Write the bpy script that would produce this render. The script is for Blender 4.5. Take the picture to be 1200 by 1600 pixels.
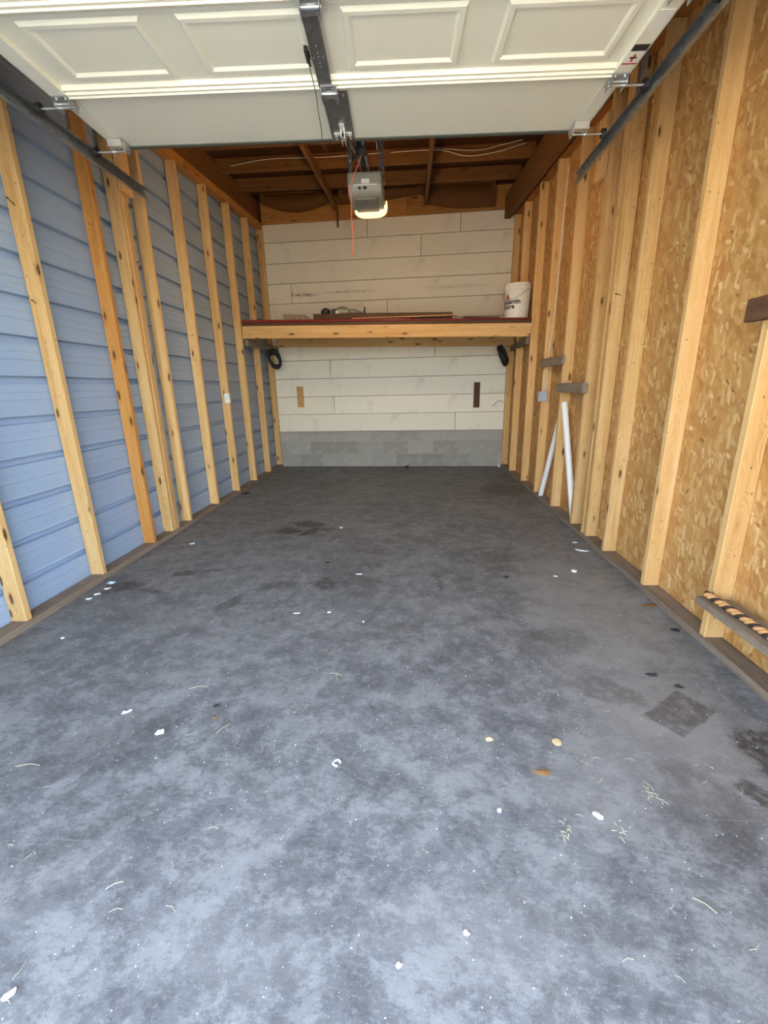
import bpy, bmesh, math, random
from mathutils import Vector, Matrix, noise as mnoise
random.seed(7)
PI = math.pi
scn = bpy.context.scene
COL = scn.collection
for o in list(bpy.data.objects):
    bpy.data.objects.remove(o)

# ------------------------------------------------------------------ camera
CAM_H, FPX, PITCH, YAW, ROLL = 1.2144, 678.6, -0.2814, -0.0635, 0.0218
cd = bpy.data.cameras.new('camera')
cam = bpy.data.objects.new('camera', cd); COL.objects.link(cam)
cd.sensor_fit = 'AUTO'; cd.sensor_width = 36.0; cd.lens = 36.0 * FPX / 1600.0
cd.clip_start = 0.02; cd.clip_end = 300
_hf = Vector((math.sin(YAW), math.cos(YAW), 0))
_r = Vector((math.cos(YAW), -math.sin(YAW), 0))
_f = _hf * math.cos(PITCH) + Vector((0, 0, math.sin(PITCH)))
_u = -_hf * math.sin(PITCH) + Vector((0, 0, math.cos(PITCH)))
_rc = _r * math.cos(ROLL) - _u * math.sin(ROLL)
_uc = _r * math.sin(ROLL) + _u * math.cos(ROLL)
_m = Matrix((_rc, _uc, -_f)).transposed().to_4x4()
_m.translation = Vector((0, 0, CAM_H))
cam.matrix_world = _m
scn.camera = cam

# ------------------------------------------------------------------ world, sun, exposure
world = bpy.data.worlds.new('sky'); scn.world = world
world.use_nodes = True
wn = world.node_tree.nodes; wl = world.node_tree.links
wn.clear()
wo = wn.new('ShaderNodeOutputWorld'); wb = wn.new('ShaderNodeBackground')
sky = wn.new('ShaderNodeTexSky'); sky.sky_type = 'NISHITA'
sky.sun_disc = False; sky.sun_elevation = math.radians(39); sky.sun_rotation = math.radians(-22)
sky.air_density = 1.0; sky.dust_density = 1.5; sky.ozone_density = 1.0
hs = wn.new('ShaderNodeHueSaturation'); hs.inputs['Saturation'].default_value = 0.65   # thin high cloud
wl.new(sky.outputs[0], hs.inputs['Color']); wl.new(hs.outputs[0], wb.inputs[0]); wl.new(wb.outputs[0], wo.inputs[0])
wb.inputs[1].default_value = 0.60
sd = bpy.data.lights.new('sun', 'SUN'); sun = bpy.data.objects.new('sun', sd); COL.objects.link(sun)
sd.energy = 6.6; sd.angle = math.radians(0.6); sd.color = (1.0, 0.93, 0.82)
# the sun stands to the left of the building, a little behind its front: no direct sun enters the door
_se, _sa = math.radians(39), math.radians(-22)
_sv = Vector((math.cos(_se)*math.sin(_sa), math.cos(_se)*math.cos(_sa), math.sin(_se)))
sun.rotation_euler = _sv.to_track_quat('Z', 'Y').to_euler()
sun.location = (-8, 2, 9)
vs = scn.view_settings
vs.view_transform = 'Standard'; vs.look = 'None'; vs.gamma = 1.0
try: vs.use_curve_mapping = False
except Exception: pass
vs.exposure = 2.2
scn.cycles.use_denoising = True
scn.cycles.max_bounces = 12; scn.cycles.diffuse_bounces = 8
scn.cycles.sample_clamp_indirect = 6.0
scn.cycles.caustics_reflective = False; scn.cycles.caustics_refractive = False

# ------------------------------------------------------------------ helpers: objects
def link(o, parent=None):
    COL.objects.link(o)
    if parent is not None: o.parent = parent
    return o
def tag(o, label=None, cat=None, group=None, kind=None):
    if label: o['label'] = label
    if cat: o['category'] = cat
    if group: o['group'] = group
    if kind: o['kind'] = kind
    return o
def empty(name, loc=(0, 0, 0), rot=(0, 0, 0), parent=None):
    o = bpy.data.objects.new(name, None); o.location = loc; o.rotation_euler = rot
    o.empty_display_size = 0.1
    return link(o, parent)
def mk(name, bm, mat, parent=None, loc=(0, 0, 0), rot=(0, 0, 0), smooth=False):
    me = bpy.data.meshes.new(name)
    bmesh.ops.recalc_face_normals(bm, faces=bm.faces[:])
    if smooth:
        for f in bm.faces: f.smooth = True
    bm.to_mesh(me); bm.free()
    for m in (mat if isinstance(mat, (list, tuple)) else [mat]): me.materials.append(m)
    o = bpy.data.objects.new(name, me); o.location = loc; o.rotation_euler = rot
    return link(o, parent)
def box(bm, c, s, rot=None, mi=0):
    r = bmesh.ops.create_cube(bm, size=1.0)
    vs_ = r['verts']
    M = Matrix.Translation(Vector(c)) @ (rot.to_4x4() if rot is not None else Matrix.Identity(4)) @ Matrix.Diagonal((s[0], s[1], s[2], 1))
    bmesh.ops.transform(bm, matrix=M, verts=vs_)
    for f in {f for v in vs_ for f in v.link_faces}: f.material_index = mi
    return vs_
def bb(bm, x0, x1, y0, y1, z0, z1, mi=0):
    return box(bm, ((x0+x1)/2, (y0+y1)/2, (z0+z1)/2), (abs(x1-x0), abs(y1-y0), abs(z1-z0)), None, mi)
def bevel(bm, w, seg=1):
    bmesh.ops.bevel(bm, geom=bm.edges[:], offset=w, segments=seg, affect='EDGES', profile=0.5, clamp_overlap=True)
def tube(bm, pts, r, n=8, cap=True, closed=False, mi=0):
    pts = [Vector(p) for p in pts]; rings = []
    rad = r if isinstance(r, (list, tuple)) else [r] * len(pts)
    prev = None
    for i, p in enumerate(pts):
        a = pts[i-1] if (i > 0 or closed) else p
        b = pts[(i+1) % len(pts)] if (i < len(pts)-1 or closed) else p
        t = (b - a).normalized()
        if prev is None:
            up = Vector((0, 0, 1)) if abs(t.z) < 0.9 else Vector((1, 0, 0))
            x = t.cross(up).normalized()
        else:
            x = (prev - t * prev.dot(t)).normalized()
        prev = x; y = t.cross(x)
        rings.append([bm.verts.new(p + (x*math.cos(2*PI*k/n) + y*math.sin(2*PI*k/n)) * rad[i]) for k in range(n)])
    fs = []
    m = len(rings) if closed else len(rings) - 1
    for i in range(m):
        A, B = rings[i], rings[(i+1) % len(rings)]
        for k in range(n): fs.append(bm.faces.new((A[k], A[(k+1) % n], B[(k+1) % n], B[k])))
    if cap and not closed:
        fs.append(bm.faces.new(rings[0][::-1])); fs.append(bm.faces.new(rings[-1]))
    for f in fs: f.material_index = mi
def lathe(bm, prof, n=32, mi=0):
    rings = [[bm.verts.new((r*math.cos(2*PI*k/n), r*math.sin(2*PI*k/n), z)) for k in range(n)] for r, z in prof]
    for A, B in zip(rings, rings[1:]):
        for k in range(n):
            f = bm.faces.new((A[k], A[(k+1) % n], B[(k+1) % n], B[k])); f.material_index = mi
    return rings
def prism(bm, pts, axis, a, b, mi=0):
    """polygon pts (2D) extruded along axis 'x','y' or 'z' from a to b"""
    def P(p, t): return {'x': (t, p[0], p[1]), 'y': (p[0], t, p[1]), 'z': (p[0], p[1], t)}[axis]
    A = [bm.verts.new(P(p, a)) for p in pts]; B = [bm.verts.new(P(p, b)) for p in pts]
    fs = [bm.faces.new(A), bm.faces.new(B[::-1])]
    for i in range(len(pts)):
        j = (i+1) % len(pts); fs.append(bm.faces.new((A[i], A[j], B[j], B[i])))
    for f in fs: f.material_index = mi
def smooth_path(ctrl, n=10):
    c = [Vector(p) for p in ctrl]; out = []
    for i in range(len(c)-1):
        p0, p1, p2, p3 = c[max(i-1, 0)], c[i], c[i+1], c[min(i+2, len(c)-1)]
        for k in range(n):
            t = k / n
            out.append(0.5*((2*p1) + (-p0+p2)*t + (2*p0-5*p1+4*p2-p3)*t*t + (-p0+3*p1-3*p2+p3)*t**3))
    out.append(c[-1]); return out

# ------------------------------------------------------------------ helpers: materials
class NT:
    def __init__(s, name):
        s.m = bpy.data.materials.new(name); s.m.use_nodes = True
        s.t = s.m.node_tree; s.n = s.t.nodes; s.l = s.t.links
        s.b = s.n['Principled BSDF']
    def new(s, t, **kw):
        n = s.n.new(t)
        for k, v in kw.items(): setattr(n, k, v)
        return n
    def set(s, sock, v):
        if isinstance(v, bpy.types.NodeSocket): s.l.new(v, sock)
        elif v is not None: sock.default_value = v
    def math(s, op, a, b=None, c=None, clamp=False):
        n = s.new('ShaderNodeMath', operation=op); n.use_clamp = clamp
        s.set(n.inputs[0], a); s.set(n.inputs[1], b); s.set(n.inputs[2], c); return n.outputs[0]
    def vmath(s, op, a, b=None, scale=None):
        n = s.new('ShaderNodeVectorMath', operation=op)
        s.set(n.inputs[0], a); s.set(n.inputs[1], b)
        if scale is not None: s.set(n.inputs[3], scale)
        return n.outputs['Value' if op in ('LENGTH', 'DOT_PRODUCT', 'DISTANCE') else 'Vector']
    def mapping(s, v, loc=(0, 0, 0), rot=(0, 0, 0), sc=(1, 1, 1), typ='POINT'):
        n = s.new('ShaderNodeMapping', vector_type=typ); s.l.new(v, n.inputs[0])
        n.inputs[1].default_value = loc; n.inputs[2].default_value = rot; n.inputs[3].default_value = sc
        return n.outputs[0]
    def noise(s, v, scale, detail=4, rough=0.55, dist=0.0, out='Fac'):
        n = s.new('ShaderNodeTexNoise'); s.set(n.inputs['Vector'], v)
        n.inputs['Scale'].default_value = scale; n.inputs['Detail'].default_value = detail
        n.inputs['Roughness'].default_value = rough; n.inputs['Distortion'].default_value = dist
        return n.outputs[out]
    def voro(s, v, scale, out='Distance', rand=1.0):
        n = s.new('ShaderNodeTexVoronoi'); s.set(n.inputs['Vector'], v)
        n.inputs['Scale'].default_value = scale; n.inputs['Randomness'].default_value = rand
        return n.outputs[out]
    def ramp(s, f, stops, interp='LINEAR'):
        n = s.new('ShaderNodeValToRGB'); s.set(n.inputs[0], f); n.color_ramp.interpolation = interp
        e = n.color_ramp.elements
        while len(e) < len(stops): e.new(0.5)
        for i, (p, c) in enumerate(stops):
            e[i].position = p
            e[i].color = (c, c, c, 1) if isinstance(c, (int, float)) else (c[0], c[1], c[2], 1)
        return n.outputs[0]
    def mr(s, v, a, b, c=0.0, d=1.0, smooth=True):
        n = s.new('ShaderNodeMapRange'); n.interpolation_type = 'SMOOTHSTEP' if smooth else 'LINEAR'
        s.set(n.inputs[0], v)
        for i, x in enumerate((a, b, c, d)): n.inputs[i+1].default_value = x
        return n.outputs[0]
    def mix(s, f, a, b, mode='MIX'):
        n = s.new('ShaderNodeMix', data_type='RGBA', blend_type=mode)
        s.set(n.inputs[0], f)
        for i, v in ((6, a), (7, b)):
            if isinstance(v, tuple): n.inputs[i].default_value = (v[0], v[1], v[2], 1)
            else: s.set(n.inputs[i], v)
        return n.outputs[2]
    def obj(s): return s.new('ShaderNodeTexCoord').outputs['Object']
    def rnd(s): return s.new('ShaderNodeObjectInfo').outputs['Random']
    def bump(s, h, strength=0.3, dist=0.01):
        n = s.new('ShaderNodeBump'); n.inputs['Strength'].default_value = strength; n.inputs['Distance'].default_value = dist
        s.set(n.inputs['Height'], h); s.l.new(n.outputs[0], s.b.inputs['Normal'])
    def out(s, col=None, rough=0.6, metal=0.0, spec=0.5):
        if isinstance(col, tuple): s.b.inputs['Base Color'].default_value = (col[0], col[1], col[2], 1)
        else: s.set(s.b.inputs['Base Color'], col)
        s.set(s.b.inputs['Roughness'], rough); s.b.inputs['Metallic'].default_value = metal
        s.b.inputs['Specular IOR Level'].default_value = spec
        return s.m
def sr(r, g, b):
    f = lambda c: (c/12.92 if c <= 0.04045 else ((c+0.055)/1.055)**2.4)
    return (f(r/255), f(g/255), f(b/255))

def plain(name, col, rough=0.6, metal=0.0, var=0.12, scale=18, spec=0.5):
    t = NT(name); o = t.obj()
    nz = t.noise(o, scale, 4)
    c = t.mix(nz, tuple(x*(1-var) for x in col), tuple(min(1, x*(1+var)) for x in col))
    return t.out(c, rough, metal, spec)

def wood(name, light, mid, dark, knot=(0.09, 0.035, 0.012), knots=1.0, rough=0.62, axis='z', grime=0.0):
    """sawn softwood: grain runs along the board's local length, every board shifted by its own random number"""
    t = NT(name); o = t.obj(); r = t.rnd()
    off = t.new('ShaderNodeCombineXYZ')
    t.l.new(t.math('MULTIPLY', r, 13.7), off.inputs[0]); t.l.new(t.math('MULTIPLY', r, 7.3), off.inputs[1]); t.l.new(t.math('MULTIPLY', r, 31.0), off.inputs[2])
    v = t.vmath('ADD', o, off.outputs[0])
    g = {'z': (1, 1, 0.045), 'x': (0.045, 1, 1), 'y': (1, 0.045, 1)}[axis]
    k = {'z': (1, 1, 0.30), 'x': (0.30, 1, 1), 'y': (1, 0.30, 1)}[axis]
    kv = t.new('ShaderNodeTexVoronoi'); t.l.new(t.mapping(v, sc=tuple(13.0*a for a in k)), kv.inputs['Vector']); kv.inputs['Scale'].default_value = 1.0
    kd = kv.outputs['Distance']
    kn = t.noise(v, 90, 2)
    kd2 = t.math('ADD', kd, t.math('MULTIPLY', t.math('SUBTRACT', kn, 0.5), 0.07))
    # grain swerves round the knots
    push = t.math('DIVIDE', 0.05, t.math('ADD', kd, 0.12))
    gv = t.vmath('ADD', t.mapping(v, sc=g), t.vmath('SCALE', t.mapping(v, sc=(0.2, 0.2, 0.2)), None, push)) 
    big = t.noise(t.mapping(v, sc=g), 22, 5, 0.6, 0.4)
    fine = t.noise(t.mapping(v, sc=tuple(a*0.5 if a < 0.5 else a for a in g)), 150, 3, 0.6)
    wav = t.new('ShaderNodeTexNoise'); t.l.new(gv, wav.inputs['Vector']); wav.inputs['Scale'].default_value = 45; wav.inputs['Detail'].default_value = 3
    blot = t.noise(v, 2.2, 3)
    f = t.math('ADD', t.math('MULTIPLY', big, 0.5), t.math('ADD', t.math('MULTIPLY', wav.outputs[0], 0.3), t.math('MULTIPLY', fine, 0.2)))
    c = t.ramp(f, [(0.28, dark), (0.47, mid), (0.66, light)])
    c = t.mix(1.0, c, (0.86, 0.86, 0.86), 'MULTIPLY')
    c = t.mix(t.mr(blot, 0.45, 0.75, 0, 0.45), c, tuple(x*0.86 for x in mid))
    tone = t.math('ADD', 0.86, t.math('MULTIPLY', r, 0.24))
    c = t.mix(1.0, c, t.new('ShaderNodeCombineColor').outputs[0], 'MULTIPLY')
    cc = [n for n in t.n if n.bl_idname == 'ShaderNodeCombineColor'][-1]
    for i in range(3): t.l.new(tone, cc.inputs[i])
    if knots > 0:
        sep = t.new('ShaderNodeSeparateColor'); t.l.new(kv.outputs['Color'], sep.inputs[0])
        sel = t.math('GREATER_THAN', sep.outputs[0], 1.0 - 0.85*knots)
        halo = t.math('MULTIPLY', t.mr(kd2, 0.34, 0.10), sel)
        core = t.math('MULTIPLY', t.mr(kd2, 0.17, 0.10), sel)
        c = t.mix(t.math('MULTIPLY', halo, 0.4), c, tuple(x*0.55 for x in mid))
        c = t.mix(t.math('MULTIPLY', core, 0.92), c, knot)
        # nail heads and small pitch pockets
        pk = t.voro(t.mapping(v, sc=tuple(26*(0.5 if a < 1 else 1) for a in k)), 1.0)
        c = t.mix(t.mr(pk, 0.095, 0.06, 0, 0.8), c, (0.06, 0.028, 0.012))
    if grime:
        gr = t.noise(v, 5, 5, 0.7)
        c = t.mix(t.mr(gr, 0.4, 0.75, 0, grime), c, (0.12, 0.09, 0.065))
    t.bump(f, 0.25, 0.004)
    return t.out(c, rough, 0, 0.3)

M = {}
M['pine'] = wood('pine_framing', sr(242, 206, 150), sr(226, 180, 116), sr(190, 136, 74))
M['pine_warm'] = wood('pine_framing_orange', sr(214, 158, 88), sr(196, 134, 68), sr(150, 92, 40))
M['pine_x'] = wood('pine_framing_long', sr(240, 204, 148), sr(222, 176, 112), sr(186, 130, 70), axis='z')
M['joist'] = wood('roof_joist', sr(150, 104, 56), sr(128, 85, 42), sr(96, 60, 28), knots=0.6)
M['header'] = wood('back_header', sr(206, 148, 82), sr(184, 126, 64), sr(140, 88, 40))
M['plate'] = wood('dusty_sole_plate', sr(172, 156, 138), sr(150, 132, 114), sr(120, 98, 78), knots=0.2, grime=0.4, rough=0.8)
M['gray_wood'] = wood('weathered_gray_board', sr(172, 158, 140), sr(144, 128, 110), sr(106, 90, 74), knots=0.2, grime=0.25, rough=0.8)
M['brown_wood'] = wood('dark_brown_board', sr(116, 84, 60), sr(92, 64, 44), sr(60, 40, 27), knots=0.2, rough=0.7)
M['tan_wood'] = wood('light_strip_wood', sr(226, 186, 130), sr(204, 158, 100), sr(160, 112, 66), knots=0.0)
M['red_board'] = wood('red_painted_board', sr(150, 34, 30), sr(126, 24, 22), sr(84, 18, 16), knots=0.0, rough=0.6, grime=0.35)

def mat_osb():
    t = NT('oriented_strand_board'); o = t.obj(); r = t.rnd()
    off = t.new('ShaderNodeCombineXYZ')
    t.l.new(t.math('MULTIPLY', r, 5.0), off.inputs[1]); t.l.new(t.math('MULTIPLY', r, 9.0), off.inputs[2])
    flat = t.vmath('MULTIPLY', t.vmath('ADD', o, off.outputs[0]), (0.0, 1.0, 1.0))
    wob = t.noise(flat, 7, 2, out='Color')
    v = t.vmath('ADD', flat, t.vmath('SCALE', t.vmath('SUBTRACT', wob, (0.5, 0.5, 0.5)), None, 0.05))
    v = t.vmath('MULTIPLY', v, (0.0, 1.0, 1.0))
    def strands(ang, a, b, lo, met='EUCLIDEAN'):
        vv = t.mapping(t.mapping(v, rot=(ang, 0, 0)), loc=(lo, lo*2, lo*3), sc=(1, a, b))
        n = t.new('ShaderNodeTexVoronoi'); n.inputs['Scale'].default_value = 1.0; t.l.new(vv, n.inputs['Vector'])
        n.voronoi_dimensions = '3D'; n.distance = met
        s = t.new('ShaderNodeSeparateColor'); t.l.new(n.outputs['Color'], s.inputs[0])
        return s.outputs, n.outputs['Distance']
    base = t.ramp(t.noise(flat, 3.0, 4), [(0.3, sr(196, 148, 88)), (0.7, sr(216, 170, 108))])
    c = base
    specs = [(0.35, 26, 9, 0.3), (-0.5, 24, 8, 1.7), (1.25, 28, 9, 2.9), (-0.1, 34, 10, 4.1), (0.75, 38, 13, 5.3)]
    h = None
    for i, (ang, a, b, lo) in enumerate(specs):
        so, d = strands(ang, a, b, lo)
        tone = t.ramp(so[0], [(0.0, sr(176, 124, 66)), (0.35, sr(198, 148, 86)), (0.7, sr(212, 166, 104)), (1.0, sr(222, 182, 122))])
        f = t.math('MULTIPLY', t.mr(so[1], 0.45, 0.5), 0.55)
        c = t.mix(f, c, tone)
        h = so[0] if h is None else t.math('ADD', h, so[0])
    # grain hairs inside the strands
    hair = t.noise(t.mapping(t.mapping(v, rot=(0.3, 0, 0)), sc=(1, 160, 14)), 1.0, 3, 0.6)
    c = t.mix(t.mr(hair, 0.52, 0.72, 0, 0.35), c, sr(140, 92, 44))
    # pale flakes that catch the eye, mostly upright
    for i, (ang, a, b, lo, th) in enumerate([(0.10, 34, 10, 7.0, 0.88), (-0.22, 40, 12, 9.4, 0.90), (0.35, 52, 18, 12.2, 0.90), (1.2, 46, 22, 14.8, 0.95), (-0.05, 70, 20, 17.3, 0.92)]):
        so, d = strands(ang, a, b, lo, 'CHEBYCHEV')
        f = t.math('MULTIPLY', t.math('MULTIPLY', t.mr(so[2], th, th+0.01), t.mr(d, 0.44, 0.38)), t.math('ADD', 0.25, t.math('MULTIPLY', so[1], 0.6)))
        c = t.mix(f, c, t.ramp(so[0], [(0, sr(226, 190, 128)), (1, sr(244, 218, 164))]))
    for i, (ang, a, b, lo, th) in enumerate([(0.9, 55, 22, 21.0, 0.982), (-0.6, 60, 24, 25.0, 0.985)]):
        so, d = strands(ang, a, b, lo)
        f = t.math('MULTIPLY', t.math('MULTIPLY', t.mr(so[2], th, th+0.01), t.mr(d, 0.5, 0.4)), 0.55)
        c = t.mix(f, c, sr(92, 58, 30))
    c = t.mix(1.0, c, (0.88, 0.86, 0.84), 'MULTIPLY')
    t.bump(h, 0.35, 0.003)
    return t.out(c, 0.62, 0, 0.3)
M['osb'] = mat_osb()

STAINS_AND_SHADE = [  # x, y, half-width, half-length, rotation, strength, square
    (-1.084, 3.594, 0.12, 0.09, 0.0, 0.95, 0), (-0.95, 3.80, 0.17, 0.08, -0.2, 0.9, 0), (-0.88, 3.60, 0.06, 0.14, -0.5, 0.95, 0), (-0.75, 3.66, 0.06, 0.05, 0, 0.6, 0),
    (-1.56, 2.68, 0.09, 0.05, 0.3, 0.75, 0), (-1.40, 2.74, 0.20, 0.02, 0.35, 0.5, 0), (-1.86, 2.47, 0.13, 0.08, 0.4, 0.85, 0), (-1.66, 2.42, 0.10, 0.03, -0.2, 0.6, 0),
    (-1.07, 2.27, 0.05, 0.10, -0.5, 0.6, 0), (-0.55, 2.54, 0.07, 0.10, 0.2, 0.7, 0), (-0.34, 2.60, 0.18, 0.08, -0.55, 0.5, 0),
    (0.178, 2.58, 0.025, 0.16, 0.05, 0.55, 0), (0.34, 2.56, 0.07, 0.12, 0.1, 0.35, 0), (-0.85, 2.51, 0.12, 0.06, 0.2, 0.55, 0),
    (1.018, 1.434, 0.125, 0.072, 0.605, 0.62, 1), (1.23, 1.27, 0.13, 0.09, -0.3, 0.9, 0), (1.20, 1.16, 0.08, 0.10, 0.0, 0.85, 0), (1.045, 1.10, 0.045, 0.05, 0.5, 0.8, 0),
    (1.10, 5.135, 0.28, 0.32, 0.0, 0.5, 0), (0.60, 3.0, 0.16, 0.12, 0.2, 0.35, 0), (0.86, 1.05, 0.13, 0.16, -0.3, 0.4, 0),
    (-1.1, 1.20, 0.26, 0.12, 0.5, 0.3, 0), (-0.42, 2.95, 0.25, 0.40, -0.1, 0.28, 0), (-0.9, 0.9, 0.16, 0.06, 0.5, 0.2, 0),  # first entry also paints in the weaker daylight at the left front
    (0.30, 0.62, 0.03, 0.05, 0.3, 0.3, 0), (-0.35, 0.80, 0.10, 0.05, 0.2, 0.2, 0), (0.42, 0.72, 0.22, 0.04, -0.3, 0.2, 0),
    (-2.015, 5.03, 0.07, 0.06, 0.0, 0.8, 0), (-0.05, 2.02, 0.14, 0.05, -0.3, 0.3, 0), (0.7, 1.9, 0.2, 0.12, 0.3, 0.32, 0), (0.80, 1.55, 0.13, 0.08, -0.4, 0.4, 0),
]
def mat_floor():
    t = NT('worn_concrete'); o = t.obj()
    c = t.ramp(t.noise(o, 1.3, 8, 0.62, 0.0), [(0.30, (0.122, 0.123, 0.124)), (0.50, (0.166, 0.167, 0.168)), (0.70, (0.212, 0.212, 0.212))])
    med = t.noise(t.mapping(o, rot=(0, 0, 0.5), sc=(1, 1.35, 1)), 4.6, 14, 0.72, 0.0)
    sep = t.new('ShaderNodeSeparateXYZ'); t.l.new(o, sep.inputs[0])
    # worn pale patches grow toward the opening, adding daylight falloff in the color
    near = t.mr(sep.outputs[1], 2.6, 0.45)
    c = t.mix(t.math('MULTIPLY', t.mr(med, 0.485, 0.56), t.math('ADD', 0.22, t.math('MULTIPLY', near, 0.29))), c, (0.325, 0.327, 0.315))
    c = t.mix(t.mr(med, 0.455, 0.40, 0, 0.5), c, (0.086, 0.086, 0.087))
    blot = t.noise(t.mapping(o, rot=(0, 0, -0.4)), 13, 10, 0.72, 0.0)
    c = t.mix(t.mr(blot, 0.525, 0.575, 0, 0.38), c, (0.32, 0.32, 0.312))
    c = t.mix(t.mr(blot, 0.46, 0.41, 0, 0.42), c, (0.082, 0.083, 0.086))
    tiny = t.noise(t.mapping(o, rot=(0, 0, 0.35), sc=(1, 2.2, 1)), 40, 10, 0.74)
    c = t.mix(t.mr(tiny, 0.54, 0.60, 0, 0.40), c, (0.32, 0.32, 0.312))
    c = t.mix(t.mr(tiny, 0.45, 0.40, 0, 0.36), c, (0.085, 0.086, 0.089))
    brown = t.noise(o, 2.3, 4)
    # pale patches put brighter daylight, mostly on the strand board side, into the color
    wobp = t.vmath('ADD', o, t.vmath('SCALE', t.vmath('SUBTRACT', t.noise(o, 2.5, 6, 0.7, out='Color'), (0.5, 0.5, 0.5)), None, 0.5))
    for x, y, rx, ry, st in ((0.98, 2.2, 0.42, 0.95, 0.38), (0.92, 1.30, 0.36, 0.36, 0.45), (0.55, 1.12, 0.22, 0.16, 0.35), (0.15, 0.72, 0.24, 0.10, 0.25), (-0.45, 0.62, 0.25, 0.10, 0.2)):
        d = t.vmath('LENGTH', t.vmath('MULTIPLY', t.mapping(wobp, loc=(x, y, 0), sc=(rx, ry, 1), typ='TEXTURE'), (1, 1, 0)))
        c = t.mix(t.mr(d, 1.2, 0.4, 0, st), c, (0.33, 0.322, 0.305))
    c = t.mix(t.mr(brown, 0.52, 0.75, 0, 0.16), c, (0.17, 0.15, 0.135))
    # stains, with the painted left front shade among them, each in its own place
    wob = t.noise(o, 8, 10, 0.78, out='Color')
    wv = t.vmath('ADD', o, t.vmath('SCALE', t.vmath('SUBTRACT', wob, (0.5, 0.5, 0.5)), None, 0.20))
    wv2 = t.vmath('ADD', o, t.vmath('SCALE', t.vmath('SUBTRACT', wob, (0.5, 0.5, 0.5)), None, 0.04))
    tot = None
    for x, y, rx, ry, ro, st, sq in STAINS_AND_SHADE:
        p = t.vmath('MULTIPLY', t.mapping(wv2 if sq else wv, loc=(x, y, 0), rot=(0, 0, ro), sc=(rx, ry, 1), typ='TEXTURE'), (1, 1, 0))
        if sq:
            s2 = t.new('ShaderNodeSeparateXYZ'); t.l.new(t.vmath('ABSOLUTE', p), s2.inputs[0])
            d = t.math('MAXIMUM', s2.outputs[0], s2.outputs[1]); f = t.mr(d, 1.05, 0.9, 0, st)
        else:
            d = t.vmath('LENGTH', p); f = t.mr(d, 1.15, 0.75, 0, st)
        tot = f if tot is None else t.math('MAXIMUM', tot, f)
    mott = t.mr(t.noise(o, 24, 6, 0.7), 0.38, 0.56, 0.45, 1.0)
    c = t.mix(t.math('MULTIPLY', tot, mott), c, (0.052, 0.042, 0.033))
    # fine sand speckle and scratches
    sp = t.voro(o, 120)
    c = t.mix(t.mr(sp, 0.16, 0.10, 0, 0.35), c, (0.55, 0.55, 0.55))
    scn_ = t.noise(t.mapping(o, rot=(0, 0, 0.9), sc=(1.2, 60, 1)), 1.5, 3, 0.6)
    c = t.mix(t.mr(scn_, 0.66, 0.74, 0, 0.25), c, (0.4, 0.4, 0.4))
    t.bump(t.math('ADD', t.math('MULTIPLY', blot, 0.6), t.math('MULTIPLY', t.noise(o, 160, 2), 0.35)), 0.22, 0.006)
    return t.out(c, t.mr(blot, 0.3, 0.7, 0.5, 0.72, False), 0, 0.35)
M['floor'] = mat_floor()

def mat_painted_siding():
    t = NT('cream_painted_hardboard'); o = t.obj(); r = t.rnd()
    base = t.mix(r, sr(242, 235, 218), sr(234, 226, 207))
    g = t.noise(o, 3.2, 6, 0.65)
    c = t.mix(t.mr(g, 0.52, 0.78, 0, 0.35), base, sr(176, 162, 136))
    d = t.noise(t.mapping(o, sc=(1, 1, 9)), 3.4, 6, 0.7)
    c = t.mix(t.mr(d, 0.66, 0.74, 0, 0.55), c, sr(120, 98, 72))
    n = t.voro(t.mapping(o, sc=(1.6, 1, 9)), 2.6)
    c = t.mix(t.mr(n, 0.045, 0.03, 0, 0.8), c, sr(80, 60, 44))
    t.bump(g, 0.1, 0.003)
    return t.out(c, 0.55, 0, 0.35)
M['cream'] = mat_painted_siding()

def mat_stained_siding():
    t = NT('cream_hardboard_water_streaked'); o = t.obj()
    g = t.noise(o, 3.2, 6, 0.65)
    c = t.mix(t.mr(g, 0.52, 0.78, 0, 0.35), sr(238, 230, 211), sr(186, 172, 146))
    wob = t.vmath('ADD', o, t.vmath('SCALE', t.noise(o, 8, 4, 0.7, out='Color'), None, 0.08))
    for x, z, rx, rz, st in ((-1.45, -0.02, 0.30, 0.03, 0.75), (-0.75, -0.005, 0.45, 0.022, 0.55), (0.80, 0.0, 0.55, 0.03, 0.25), (-1.60, 0.0, 0.05, 0.06, 0.6)):
        d = t.vmath('LENGTH', t.vmath('MULTIPLY', t.mapping(wob, loc=(x+.04, 0, z+.04), sc=(rx, 1, rz), typ='TEXTURE'), (1, 0, 1)))
        c = t.mix(t.math('MULTIPLY', t.mr(d, 1.2, 0.2, 0, st), t.mr(t.noise(o, 22, 4), 0.3, 0.6)), c, sr(96, 76, 54))
    return t.out(c, 0.55, 0, 0.35)
M['cream_stained'] = mat_stained_siding()

def mat_block():
    t = NT('gray_concrete_block'); o = t.obj(); r = t.rnd()
    c = t.mix(r, sr(146, 141, 133), sr(172, 167, 158))
    g = t.noise(o, 5, 6, 0.7)
    c = t.mix(t.mr(g, 0.50, 0.68, 0, 0.5), c, sr(190, 185, 175))
    c = t.mix(t.mr(g, 0.42, 0.30, 0, 0.5), c, sr(112, 108, 102))
    t.bump(t.noise(o, 130, 3), 0.4, 0.004)
    return t.out(c, 0.85, 0, 0.2)
M['block'] = mat_block()
M['mortar'] = plain('pale_mortar', sr(176, 171, 162), 0.9)

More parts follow.
